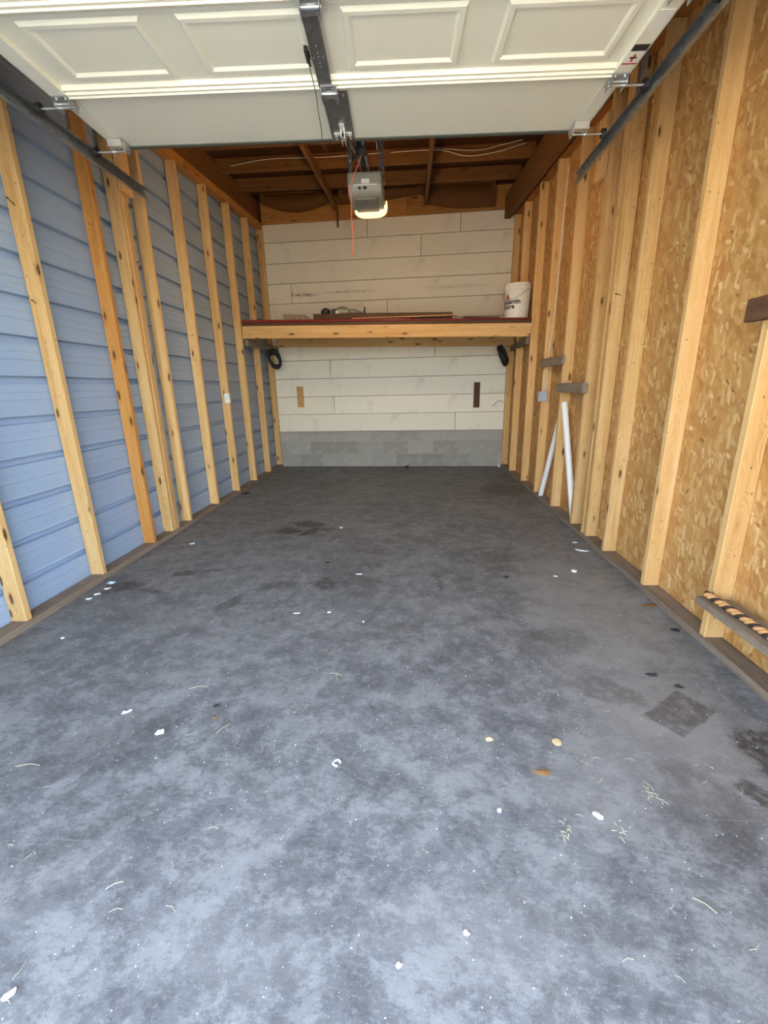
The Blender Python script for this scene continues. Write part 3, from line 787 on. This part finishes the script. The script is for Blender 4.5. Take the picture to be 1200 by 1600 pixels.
bm = bmesh.new(); bb(bm, -.04, .04, -.30, -.20, .255, .30); box(bm, (-.03, -.25, .245), (.03, .06, .03)); bevel(bm, .004)
tube(bm, [(-.045, -.24, .25), (-.05, -.24, .22)], .01, 8)
mk('trolley', bm, M['black_plastic'], op)
bm = bmesh.new(); tube(bm, [(-.03, -.26, .25), (-.03, -.60, .17), (-.02, -.90, .045)], .009, 6); mk('door_arm', bm, M['galv_dark'], op)
for p in ((-.062, -.22, .235), (-.035, -.24, .268), (-.075, -.21, .23)):
    bm = bmesh.new(); tube(bm, [Vector(p)-Vector((0, .006, 0)), Vector(p)+Vector((0, .006, 0))], .007, 6); mk('bolt', bm, M['zinc'], op)
bm = bmesh.new()
tube(bm, smooth_path([(.01, -.215, .262), (-.03, -.225, .18), (-.065, -.235, .10), (-.068, -.24, .0), (-.072, -.24, -.12), (-.066, -.24, -.22), (-.074, -.24, -.33)], 6), .0038, 6)
mk('release_cord', bm, M['orange_cord'], op)
bm = bmesh.new(); tube(bm, smooth_path([(.05, .05, .30), (.03, -.15, .36), (.10, -.3, .55), (.12, -.2, .8)], 6), .002, 5); mk('wire', bm, M['print_red'], op)
ld = bpy.data.lights.new('opener_lamp', 'POINT'); ld.energy = 7.0; ld.color = (1.0, 0.62, 0.28); ld.shadow_soft_size = .05
lo = bpy.data.objects.new('opener_lamp', ld); link(lo, op); lo.location = (.02, .43, .150)

# ------------------------------------------------------------------ shelf
sh = empty('shelf', (BX, 0, 0), (0, 0, 0)); sh.location = (-.338, 5.53, 1.846); sh.rotation_euler = (0, math.radians(1.45), math.radians(-3.6))
tag(sh, 'deep wall to wall pine framed shelf with red edged deck', 'shelf')
HS = 1.722
board('front_beam', -HS, HS, 0, .038, -.072, .072, M['pine_x'], sh)
board('back_beam', -HS+.02, HS-.02, 1.10, 1.138, -.085, .055, M['pine_x'], sh)
board('red_edge', -HS+.002, .35, -.006, .40, .108, .136, M['red_board'], sh)
board('red_edge', .352, HS-.002, -.004, .40, .108, .128, M['red_board'], sh)
board('deck_board', -HS+.002, HS-.002, .0, .55, .073, .107, M['brown_wood'], sh)
board('deck_board', -HS+.002, HS-.002, .555, 1.09, .073, .107, M['brown_wood'], sh)
for s, lab in ((-1, 'left'), (1, 'right')):
    x0 = (-HS+.002) if s < 0 else HS-.040
    board('cleat', x0, x0+.038, .05, 1.14 if s < 0 else 1.20, -.150, -.076, M['gray_wood'], sh)
def shelf_pt(x, y, z): return sh.matrix_basis @ Vector((x, y, z))
SHR = sh.rotation_euler.copy()
def shelf_thing(name, label, cat, x, y, z, rz=0):
    e = empty(name, shelf_pt(x, y, z), (SHR.x, SHR.y, SHR.z+rz)); tag(e, label, cat); return e
TOP = .136
def single(name, bm, mat, label, cat, loc, rot=(0, 0, 0), smooth=False, group=None):
    return tag(mk(name, bm, mat, None, loc, rot, smooth), label, cat, group)
bm = bmesh.new(); prism(bm, [(-.14, 0), (.19, 0), (.115, .060), (-.14, .064)], 'y', 0, .14)
single('lumber_offcut', bm, M['gray_wood'], 'gray weathered offcut with one sloping end lying on the shelf', 'board', shelf_pt(-1.06, .03, TOP+.001), SHR)
bm = bmesh.new(); box(bm, (0, 0, 0), (.075, .11, 1.68)); bevel(bm, .003)
o = single('dark_plank', bm, M['brown_wood'], 'long dark brown plank lying on the shelf under the cord', 'board', shelf_pt(-.01, .16, TOP+.039)); o.rotation_euler = (SHR.x, SHR.y+PI/2, SHR.z-.0)
bm = bmesh.new(); prism(bm, [(-.55, 0), (.62, .022), (.62, .034), (-.55, .010)], 'y', 0, .05)
single('wood_strip', bm, M['tan_wood'], 'pale thin wood strip on the shelf edge, the front one of two', 'board', shelf_pt(.20, .0, TOP+.001), SHR)
bm = bmesh.new(); prism(bm, [(-.38, 0), (.52, .020), (.52, .030), (-.38, .010)], 'y', 0, .04)
single('wood_strip', bm, M['tan_wood'], 'pale thin wood strip on the shelf, the raised rear one of two', 'board', shelf_pt(.36, .055, TOP+.004), (SHR.x, SHR.y-.01, SHR.z))
bm = bmesh.new(); prism(bm, [(-.22, 0), (.22, 0), (.22, .03), (-.20, .035)], 'y', 0, .12)
single('dark_board', bm, M['brown_wood'], 'short dark board lying on the shelf beside the white bucket', 'board', shelf_pt(1.16, .14, TOP-.007), SHR)
bm = bmesh.new(); bmesh.ops.create_icosphere(bm, subdivisions=3, radius=1)
for v in bm.verts:
    k = 1+.22*mnoise.noise(v.co*2.3); v.co = Vector((v.co.x*.060*k, v.co.y*.05*k, max(-.025, v.co.z*.042*k)))
single('cloth_bundle', bm, M['black_rubber'], 'black crumpled bundle lying on the dark plank', 'bundle', shelf_pt(-.705, .16, TOP+.104), SHR, True)
ec = shelf_thing('cord_coil', 'loose gray green cord heaped on the dark plank', 'cord', -.51, .16, TOP+.079)
bm = bmesh.new()
tube(bm, smooth_path([(-.10, 0, .02), (-.06, .02, .055), (0, -.02, .07), (.06, .0, .065), (.10, .02, .03), (.05, .03, .012), (-.05, .0, .014), (-.09, -.02, .035), (-.02, -.03, .058), (.07, -.03, .05), (.12, -.02, .045), (.18, 0, .040), (.22, .02, .02), (.25, 0, .012), (.16, -.03, .01), (.09, .01, .012)], 6), .009, 7)
mk('cord', bm, M['gray_cord'], ec, smooth=True)
bm = bmesh.new(); box(bm, (-.09, -.035, .025), (.05, .03, .05)); bevel(bm, .006, 2); mk('plug', bm, M['black_plastic'], ec)
bm = bmesh.new(); box(bm, (-.045, -.04, .016), (.045, .003, .03)); mk('tag', bm, M['white_paper'], ec)
bm = bmesh.new(); tube(bm, [(0, 0, 0), (0, 0, .02), (.003, 0, .075)], [.014, .011, .008], 8); bb(bm, -.02, .02, -.015, .015, -.001, .008)
single('black_peg', bm, M['black_plastic'], 'small upright black peg standing on the dark plank', 'peg', shelf_pt(-.225, .16, TOP+.079), SHR)

# bucket
bk = empty('paint_bucket', shelf_pt(1.570, .16, TOP-.004)); bk.rotation_euler = (0, 0, 0)
tag(bk, 'white plastic paint bucket with printed lettering standing on the shelf end', 'bucket')
bm = bmesh.new()
H, R0, R1 = .365, .128, .146
lathe(bm, [(0, .004), (R0-.01, .004), (R0, .0), (R0+.002, .006), (R0+.0145, H-.075), (R0+.019, H-.073), (R0+.019, H-.068), (R0+.0155, H-.066), (R1-.0005, H-.045), (R1+.004, H-.043), (R1+.004, H-.037), (R1, H-.035), (R1, H-.012), (R1+.005, H-.010), (R1+.006, H-.002), (R1+.002, H), (R1-.004, H), (R1-.005, H-.02), (R0-.006, .012), (0, .012)], 48)
bmesh.ops.remove_doubles(bm, verts=bm.verts[:], dist=1e-5)
mk('bucket_body', bm, M['bucket'], bk, smooth=True)
def bucket_r(z): return R0+.002+(.0125)*(z-.006)/(H-.081)+.0008
def wrap(o_bm, ang0, zc, scale):
    for v in o_bm.verts:
        z = zc + v.co.y*scale; a = ang0 + v.co.x*scale/(R0+.008); r = bucket_r(z)+v.co.z*.0006
        v.co = Vector((r*math.cos(a), r*math.sin(a), z))
def text_mesh(txt):
    cu = bpy.data.curves.new('lettering', 'FONT'); cu.body = txt; cu.align_x = 'LEFT'; cu.offset = 0.034; cu.resolution_u = 3
    ob_ = bpy.data.objects.new('lettering', cu); COL.objects.link(ob_)
    bpy.context.view_layer.update()
    me = bpy.data.meshes.new_from_object(ob_.evaluated_get(bpy.context.evaluated_depsgraph_get()))
    bpy.data.objects.remove(ob_); bm_ = bmesh.new(); bm_.from_mesh(me)
    bmesh.ops.subdivide_edges(bm_, edges=[e for e in bm_.edges if e.calc_length() > .15], cuts=2)
    return bm_
# the print faces the left of the doorway, so only the ends of the words show from there
to_cam = math.atan2(-bk.location.y, -bk.location.x)
for txt, z in (('Benjamin', .150), ('Moore', .100)):
    b2 = text_mesh(txt); wrap(b2, to_cam-1.62, z, .070); mk('lettering', b2, M['print_black'], bk)
bm = bmesh.new()
V = [bm.verts.new(p) for p in ((-.5, 0, 0), (.5, 0, 0), (.30, .36, 0), (0, .9, 0), (-.30, .36, 0), (0, .35, 0), (.18, .12, 0), (-.18, .12, 0))]
for f in ((0, 7, 4), (7, 5, 4), (4, 5, 3), (5, 2, 3), (5, 6, 2), (6, 1, 2)): bm.faces.new([V[k] for k in f])
wrap(bm, to_cam-.86, .192, .075); mk('logo', bm, M['print_red'], bk)
bm = bmesh.new()
a0 = to_cam+.95; a1 = to_cam-2.19; pts = []
for i in range(25):
    u = i/24; a = a0+(a1-a0)*u; r = R1+.012
    pts.append((r*math.cos(a), r*math.sin(a), H-.05-.125*math.sin(PI*u)))
tube(bm, pts, .0022, 6); mk('bail_handle', bm, M['galv_dark'], bk)
for a in (a0, a1):
    bm = bmesh.new()
    d = Vector((math.cos(a), math.sin(a), 0)); c = d*(R1+.006); tube(bm, [c+Vector((0, 0, H-.05)), c+d*.012+Vector((0, 0, H-.05))], .014, 12)
    mk('handle_ear', bm, M['bucket'], bk)

# coils hanging below the shelf
def coil(name, label, loc, rot, R, nl, squash=1.0):
    e = empty(name, loc, rot); tag(e, label, 'coil')
    bm = bmesh.new()
    rr = random.Random(3); pts = []
    for i in range(nl*20):
        a = 2*PI*i/20; k = R*(1+.06*math.sin(a*.37+i*.01))
        k += .020*math.sin(i*.43); pts.append((k*math.cos(a), .026*math.sin(i*.11)+rr.uniform(-.004, .004), k*math.sin(a)*1.25))
    tube(bm, pts, .013, 7); mk('hose_loops', bm, M['black_rubber'], e, smooth=True)
    bm = bmesh.new()
    for a in (1.57, 1.9):
        c = Vector((R*math.cos(a), 0, R*math.sin(a)*1.25)); t_ = Vector((-math.sin(a), 0, math.cos(a))); rad = c.normalized()
        tube(bm, [c+(rad*math.cos(b)+Vector((0, 1, 0))*math.sin(b))*.040 for b in [2*PI*k/12 for k in range(12)]], .005, 5, closed=True)
    mk('tie_strap', bm, M['black_plastic'], e)
    return e
coil('black_coil', 'black hose coil hanging under the shelf beside the blue siding', (-1.915, 6.42, 1.615), (math.radians(-12), math.radians(-18), math.radians(52)), .085, 9)
coil('black_coil', 'black hose coil hanging edge on under the shelf beside the strand board wall', (1.275, 6.38, 1.580), (math.radians(-24), 0, math.radians(64)), .090, 9)
bm = bmesh.new(); tube(bm, [(XL+.035, 6.40, 1.727), (-1.93, 6.42, 1.722), (-1.90, 6.42, 1.74)], .004, 6)
single('hook', bm, M['nail'], 'dark wire hook holding the hose coil by the blue siding', 'hook', (0, 0, 0))
bm = bmesh.new(); tube(bm, [(XR-.035, 6.38, 1.72), (1.32, 6.38, 1.700), (1.30, 6.38, 1.71)], .004, 6)
single('hook', bm, M['nail'], 'dark wire hook holding the hose coil by the strand board', 'hook', (0, 0, 0))

# wood blocks nailed to the back wall
def on_back(x, z, d=-.026): return Matrix.Translation((BX, BY, 0)) @ Matrix.Rotation(BA, 4, 'Z') @ Vector((x, d, z))
for x, z, w, h, m, lab in ((-1.355, 1.085, .098, .31, 'tan_wood', 'pale pine block screwed upright to the cream back wall'), (1.325, 1.065, .088, .36, 'brown_wood', 'brown block screwed upright to the cream back wall')):
    e = empty('wall_block', on_back(x, z), (0, 0, BA)); tag(e, lab, 'wood block')
    bm = bmesh.new(); box(bm, (0, 0, 0), (w, .02, h)); bevel(bm, .002); mk('block_board', bm, M[m], e)
    for dz in (-.1, .1, 0.02):
        bm = bmesh.new(); tube(bm, [(0, -.009, dz), (0, -.013, dz)], .006, 8); mk('screw', bm, M['nail'], e)

# ------------------------------------------------------------------ things on the right wall
def nailed(name, x0, x1, y0, y1, z0, z1, m, label):
    o = board(name, x0, x1, y0, y1, z0, z1, M[m]); tag(o, label, 'board'); return o
nailed('nailed_board', XR-.020, XR-.001, 4.20, 4.90, 1.368, 1.452, 'gray_wood', 'thin brown board nailed across studs above the outlet box')
nailed('nailed_board', XR-.039, XR-.001, 3.62, 4.26, 1.130, 1.210, 'gray_wood', 'weathered gray board nailed across studs above the taller white pipe')
nailed('nailed_board', XR-.039, XR-.001, 1.10, 1.985, 1.432, 1.518, 'brown_wood', 'dark brown board nailed across studs at the photo edge')
ledge = nailed('ledge_board', XR-.050, XR+.085, .70, 1.935, .205, .238, 'gray_wood', 'low weathered ledge board with a rope on it, fixed to the studs')
for y in (1.28, 1.905):
    pass
# twisted rope along the ledge
rope = empty('rope', (XR-.016, 1.3, .2385)); tag(rope, 'twisted tan and dark rope lying along the low ledge board', 'rope')
for k, mm in enumerate(('rope_a', 'rope_b', 'rope_a')):
    bm = bmesh.new(); pts = []
    for i in range(121):
        y = -.55+1.17*i/120; a = 2*PI*(i/120*16+k/3)
        pts.append((.008*math.cos(a)+.012*math.sin(y*5), y, .018+.008*math.sin(a)))
    tube(bm, pts, .0088, 7); mk('rope_strand', bm, M[mm], rope, smooth=True)
# outlet boxes
e = empty('outlet_box', (XR-.012, 4.83, 1.03)); tag(e, 'pale gray electrical box on a stud below the white cables', 'electrical box')
bm = bmesh.new(); bb(bm, -.030, .062, -.035, .012, 0, .10); bevel(bm, .004, 2); mk('box_body', bm, M['blue_box'], e)
bm = bmesh.new(); bb(bm, -.026, .058, -.040, -.0355, .006, .094); bevel(bm, .0015); mk('cover_plate', bm, M['blue_box'], e)
e = empty('switch_box', (XL-.030, 5.0, 1.07)); tag(e, 'small white box on a stud of the blue siding wall', 'electrical box')
bm = bmesh.new(); bb(bm, -.005, .052, -.03, .012, 0, .105); bevel(bm, .004, 2); mk('box_body', bm, M['white_plastic'], e)
bm = bmesh.new(); bb(bm, .012, .030, -.036, -.031, .04, .065); mk('switch_lever', bm, M['pale_paper'], e)
# cables
def cable(label, pts, r=.0045, m='white_cable', name='cable'):
    bm = bmesh.new(); tube(bm, smooth_path(pts, 7), r, 6); return single(name, bm, M[m], label, 'cable', (0, 0, 0), smooth=True)
cable('white cable running down to the outlet box, the nearer of two', [(XR+.02, 4.60, 3.06), (XR+.012, 4.62, 2.7), (XR+.02, 4.66, 2.3), (XR+.025, 4.70, 1.9), (XR+.020, 4.78, 1.5), (XR+.018, 4.815, 1.132)])
cable('white cable running down to the outlet box, the farther of two', [(XR+.03, 4.63, 3.08), (XR+.03, 4.66, 2.7), (XR+.035, 4.69, 2.3), (XR+.035, 4.74, 1.9), (XR+.035, 4.80, 1.5), (XR+.032, 4.822, 1.132)])
cable('thin cable sagging across the ceiling on the blue siding side', [(-1.95, 5.50, 3.56), (-1.5, 5.49, 3.60), (-.9, 5.49, 3.59), (-.3, 5.49, 3.60)], .004)
cable('thin cable sagging across the ceiling, the lower of two over the strand board side', [(-.2, 5.49, 3.60), (.3, 5.49, 3.60), (.6, 5.46, 3.52), (.9, 5.46, 3.54), (1.22, 5.49, 3.62)], .004)
cable('thin cable sagging across the ceiling, the upper of two over the strand board side', [(.26, 5.49, 3.62), (.7, 5.47, 3.57), (1.0, 5.49, 3.62), (1.24, 5.49, 3.66)], .0035)
cable('thin dark wire end sticking out by the cream siding and corner stud', [(1.385, 6.70, .95), (1.30, 6.66, .98), (1.24, 6.64, .93), (1.20, 6.66, .90)], .003, 'nail', 'wire')
# pipes
def pipe(label, a, b, r=.0275):
    a, b = Vector(a), Vector(b); L = (b-a).length; bm = bmesh.new()
    rings = lathe(bm, [(r-.003, 0), (r, 0), (r, L), (r-.003, L), (r-.003, 0)], 18)
    o = single('plastic_pipe', bm, M['white_plastic'], label, 'pipe', a, smooth=False); o.rotation_mode = 'QUATERNION'; o.rotation_quaternion = (b-a).to_track_quat('Z', 'Y')
    return o
pipe('white plastic pipe with its top leaning in front of a stud', (XR+.048, 3.755, .042), (XR+.030, 4.205, 1.035))
pipe('white plastic pipe with its top hidden behind a stud', (XR+.030, 4.690, .041), (XR+.058, 4.305, 1.02), .025)

# ------------------------------------------------------------------ litter on the floor
rl = random.Random(11)
def flake(bm, sx, sy, lift=.006, n=9, th=.0015, seed=0, jag=.25):
    r = random.Random(seed); top = []; bot = []
    for i in range(n):
        a = 2*PI*i/n; k = 1+r.uniform(-jag, jag)
        x, y = sx*k*math.cos(a), sy*k*math.sin(a); z = lift*r.random()
        top.append(bm.verts.new((x, y, z+th))); bot.append(bm.verts.new((x, y, z*.3)))
    ct = bm.verts.new((0, 0, lift*.9+th)); cb = bm.verts.new((0, 0, 0))
    for i in range(n):
        j = (i+1) % n
        bm.faces.new((top[i], top[j], ct)); bm.faces.new((bot[j], bot[i], cb)); bm.faces.new((bot[i], bot[j], top[j], top[i]))
def scrap(name, label, cat, x, y, sx, sy, m, rz=0, lift=.006, jag=.25, n=9):
    bm = bmesh.new(); flake(bm, sx*.72, sy*.72, lift*.8, n, .0015, int((x*37+y*91)*100), jag)
    return single(name, bm, M[m], label, cat, (x, y, .0004), (0, 0, rz))
scrap('bottle_cap', 'white oval cap on the bare floor toward the shelf', 'scrap', -.623, 3.682, .020, .016, 'white_plastic', 0, .008, .08, 14)
bm = bmesh.new(); lathe(bm, [(0, 0), (.017, 0), (.018, .003), (.017, .009), (.012, .011), (0, .011)], 20)
single('bottle_cap', bm, M['white_plastic'], 'round white cap on the floor near the strand board wall', 'scrap', (1.089, 2.745, .0004))
scrap('paper_scrap', 'torn white paper scrap by the sole plate of the strand board wall', 'scrap', 1.28, 3.12, .055, .022, 'pale_paper', -.4, .012, .45)
scrap('paper_scrap', 'tiny white paper scrap behind the torn one by the sole plate', 'scrap', 1.29, 3.30, .03, .012, 'pale_paper', -.2, .006, .4)
scrap('dry_leaf', 'largest pale curled leaf lying on the dark front left floor', 'leaf', -.929, 1.267, .022, .017, 'pale_paper', .3, .010, .25)
scrap('dry_leaf', 'narrow pale leaf lying just beyond the largest pale leaf', 'leaf', -1.122, 1.365, .026, .011, 'pale_paper', .6, .006, .2)
scrap('dry_leaf', 'tan leaf fragment alone in the middle of the floor', 'leaf', .273, 1.276, .020, .011, 'tan_leaf', 0, .006, .35)
bm = bmesh.new()
pts = [(.012*math.cos(a), .012*math.sin(a), .005+.002*math.sin(2*a)) for a in [2*PI*i/16 for i in range(14)]]
tube(bm, pts, .004, 6); single('paper_curl', bm, M['pale_paper'], 'small white curl of paper in the middle of the floor', 'scrap', (-.251, 1.153, .0004), smooth=True)
scrap('paint_chip', 'pale round paint chip stuck to the floor before the tan leaf', 'scrap', .51, 1.273, .021, .021, 'tan_leaf', 0, .002, .1, 14)
bm = bmesh.new(); flake(bm, .024, .010, .006, 8, .0015, 5, .4)
single('dry_leaf', bm, M['brown_leaf'], 'brown dry leaf with a twig in the front right floor', 'leaf', (.424, 1.143, .0004), (0, 0, -.2))
scrap('paper_scrap', 'crumpled white scrap among dry grass in the front floor', 'scrap', .539, 1.002, .022, .012, 'pale_paper', -.4, .009, .4)
bm = bmesh.new(); bmesh.ops.create_icosphere(bm, subdivisions=2, radius=.0065)
for v in bm.verts: v.co *= 1+.3*mnoise.noise(v.co*300); v.co.z = max(v.co.z, -.005)
single('pebble', bm, M['white_paper'], 'tiny white pebble left of the crumpled scrap and dry grass', 'pebble', (.258, 1.004, .0055))
bm = bmesh.new(); flake(bm, .014, .008, .007, 12, .001, 8, .12)
single('shell', bm, M['shell'], 'pinkish white shell in the front left corner', 'shell', (-.847, .548, .0004), (0, 0, .9))
scrap('dark_leaf', 'black leaf scrap, the larger near the square damp stain', 'leaf', 1.027, 1.654, .030, .012, 'dark_leaf', -.2, .014, .25)
scrap('dark_leaf', 'black leaf scrap, the smaller at the tip of the square damp stain', 'leaf', 1.097, 1.582, .022, .008, 'dark_leaf', -.3, .010, .25)
scrap('foil_scrap', 'shiny pale blue foil scrap by the sole plate of the blue siding wall', 'scrap', -1.975, 2.52, .035, .022, 'foil', .4, .016, .45)
for i, (x, y, s, lab) in enumerate(((-1.965, 2.30, .022, 'white crumb on the floor by the sole plate, nearest of three before the foil'), (-1.96, 2.36, .025, 'white crumb on the floor by the sole plate, middle of three before the foil'), (-1.95, 2.44, .022, 'white crumb on the floor by the sole plate, right beside the foil'))):
    scrap('plaster_crumb', lab, 'crumb', x, y, s, s*.5, 'pale_paper', .7, .008, .45)
scrap('plaster_crumb', 'single white crumb on the floor before the nearest left stud', 'crumb', -1.792, 1.869, .012, .010, 'white_paper', 0, .010, .3)
scrap('dark_leaf', 'dark leaf scrap in a pale patch of the front left floor', 'leaf', -.778, 1.409, .020, .012, 'dark_leaf', .4, .006, .3)
scrap('dry_leaf', 'small orange brown leaf bit just before the dark leaf scrap', 'leaf', -.758, 1.347, .012, .009, 'brown_leaf', .2, .008, .3)
scrap('dark_leaf', 'flat black leaf by the sole plate of the blue siding wall', 'leaf', -1.985, 5.03, .07, .05, 'dark_leaf', .2, .012, .2)
bm = bmesh.new(); bmesh.ops.create_icosphere(bm, subdivisions=2, radius=.035)
for v in bm.verts: v.co *= 1+.35*mnoise.noise(v.co*40); v.co.z = max(v.co.z*.7, -.02)
single('clod', bm, M['dark_leaf'], 'black lump on the floor at the foot of the block wall', 'lump', (-.051, 6.60, .021))
bm = bmesh.new(); tube(bm, smooth_path([(-.10, -.10, .006), (-.05, 0, .02), (.0, .06, .03), (.06, .10, .015), (.11, .09, .006)], 5), .008, 6)
single('twig', bm, M['gray_wood'], 'curled gray twig on the floor at the foot of the block wall', 'twig', (-.46, 6.45, .002))
scrap('dark_leaf', 'thin dark scrap on the floor left of the curled gray twig', 'leaf', -.98, 6.33, .06, .025, 'dark_leaf', 0, .01, .3)
scrap('plaster_crumb', 'white crumb in the corner of block wall and strand board wall', 'crumb', 1.345, 6.62, .02, .02, 'white_paper', 0, .05, .3)
scrap('paper_scrap', 'pale blue scrap on the floor near the tripled post', 'scrap', -1.80, 3.27, .035, .018, 'foil', .3, .010, .4)
for i, (x, y, sx, sy, m, lab) in enumerate(((-.46, 2.166, .014, .012, 'white_paper', 'white curl on the floor in front of the brown stains'), (-.64, 2.15, .022, .006, 'pale_paper', 'short white sliver beside the white curl before the brown stains'),
        (-.255, 2.067, .010, .008, 'white_paper', 'white dot on the floor to the front of the white curl'), (-.599, 2.885, .018, .010, 'dark_leaf', 'small dark bit on the floor behind the brown stains'),
        (-.35, 2.68, .030, .010, 'pale_paper', 'white bit beside the fan shaped brown stain'), (.627, 2.648, .020, .012, 'dark_leaf', 'small black bit alone on the floor toward the strand board wall'),
        (.942, 2.662, .022, .006, 'pale_paper', 'white sliver on the floor left of the round white cap'), (1.33, 2.02, .03, .02, 'dark_leaf', 'dark leaf against the sole plate by the low ledge'),
        (1.34, 2.28, .05, .03, 'brown_leaf', 'brown leaf against the sole plate between two studs'), (-.03, .633, .009, .007, 'white_paper', 'white flat chip in the pale front floor'),
        (.125, .70, .009, .008, 'pale_paper', 'pale chip at the end of the long scratch in the front floor'))):
    scrap('floor_scrap', lab, 'scrap', x, y, sx, sy, m, rl.uniform(-.5, .5), .006, .3)
def strands(bm, n, spread, L, r=.0011, seed=1):
    q = random.Random(seed)
    for i in range(n):
        x, y = q.gauss(0, spread*.5), q.gauss(0, spread); a = q.uniform(0, 2*PI); l = L*q.uniform(.5, 1.2); b = q.uniform(-.4, .4)
        p = [(x, y, .002), (x+l*.5*math.cos(a), y+l*.5*math.sin(a), .004+q.random()*.006), (x+l*math.cos(a+b), y+l*math.sin(a+b), .002)]
        tube(bm, p, r, 4)
for i, (x, y, n, sp, L, lab) in enumerate(((.435, .954, 9, .016, .025, 'tuft of dry grass left of the crumpled white scrap'), (.727, 1.082, 9, .03, .035, 'tuft of dry grass beyond the crumpled white scrap'), (.58, .955, 6, .016, .022, 'tuft of dry grass right of the crumpled white scrap'))):
    bm = bmesh.new(); strands(bm, n, sp*.8, L*.75, .0009, i+3); single('grass_tuft', bm, M['straw'], lab, 'dry grass', (x, y, .0005))
for i, (x, y, a, L, lab) in enumerate(((-.903, 1.516, .25, .075, 'white straw on the floor beyond the dark leaf scrap'), (-1.30, 1.104, .1, .08, 'white straw at the left edge of the front floor'), (-.76, .76, .5, .04, 'short thick straw in the front left floor'), (-.70, 1.29, 1.0, .06, 'dark bent straw before the orange leaf bit'), (-.33, 1.62, -.3, .06, 'forked white straw in the middle of the floor'), (.70, .78, -.7, .05, 'pale straw in the front right floor'))):
    bm = bmesh.new(); d = Vector((math.cos(a), math.sin(a), 0)); nrm = Vector((-d.y, d.x, 0))
    tube(bm, smooth_path([-d*L*.5+Vector((0, 0, .002)), nrm*L*.08+Vector((0, 0, .004)), d*L*.5+Vector((0, 0, .002))], 4), .0011, 5)
    if i == 4: tube(bm, [Vector((0, 0, .003)), d*.02-nrm*.03+Vector((0, 0, .002))], .0012, 4)
    single('straw', bm, M['straw'], lab, 'straw', (x, y, .0004))
# grit: far too many crumbs to count
bm = bmesh.new(); q = random.Random(21)
for i in range(650):
    y = .45+abs(q.gauss(0, 1.0)); x = q.uniform(-1.9, 1.3)
    if y > 4.5: continue
    s = q.uniform(.0005, .0014)*(1+.3*y); M4 = Matrix.Translation((x, y, s*.5)) @ Matrix.Rotation(q.random()*6, 4, 'Z') @ Matrix.Diagonal((s*q.uniform(.8, 2.0), s, s*.7, 1))
    bmesh.ops.create_icosphere(bm, subdivisions=1, radius=1, matrix=M4) if False else bmesh.ops.create_cone(bm, cap_ends=True, segments=5, radius1=1, radius2=.5, depth=1, matrix=M4)
tag(mk('grit', bm, M['white_paper']), 'pale grit and crumbs scattered over the concrete floor', 'grit', kind='stuff')
bm = bmesh.new(); q = random.Random(5)
for i in range(45):
    y = .5+abs(q.gauss(0, .6)); x = q.uniform(-1.2, 1.1); a = q.uniform(0, PI); l = q.uniform(.012, .035)
    tube(bm, [(x, y, .0018), (x+l*math.cos(a)*.5, y+l*math.sin(a)*.5, .003), (x+l*math.cos(a+.3), y+l*math.sin(a+.3), .0018)], .0007, 4)
tag(mk('straw_bits', bm, M['straw']), 'short bits of dry straw scattered over the front floor', 'straw', kind='stuff')
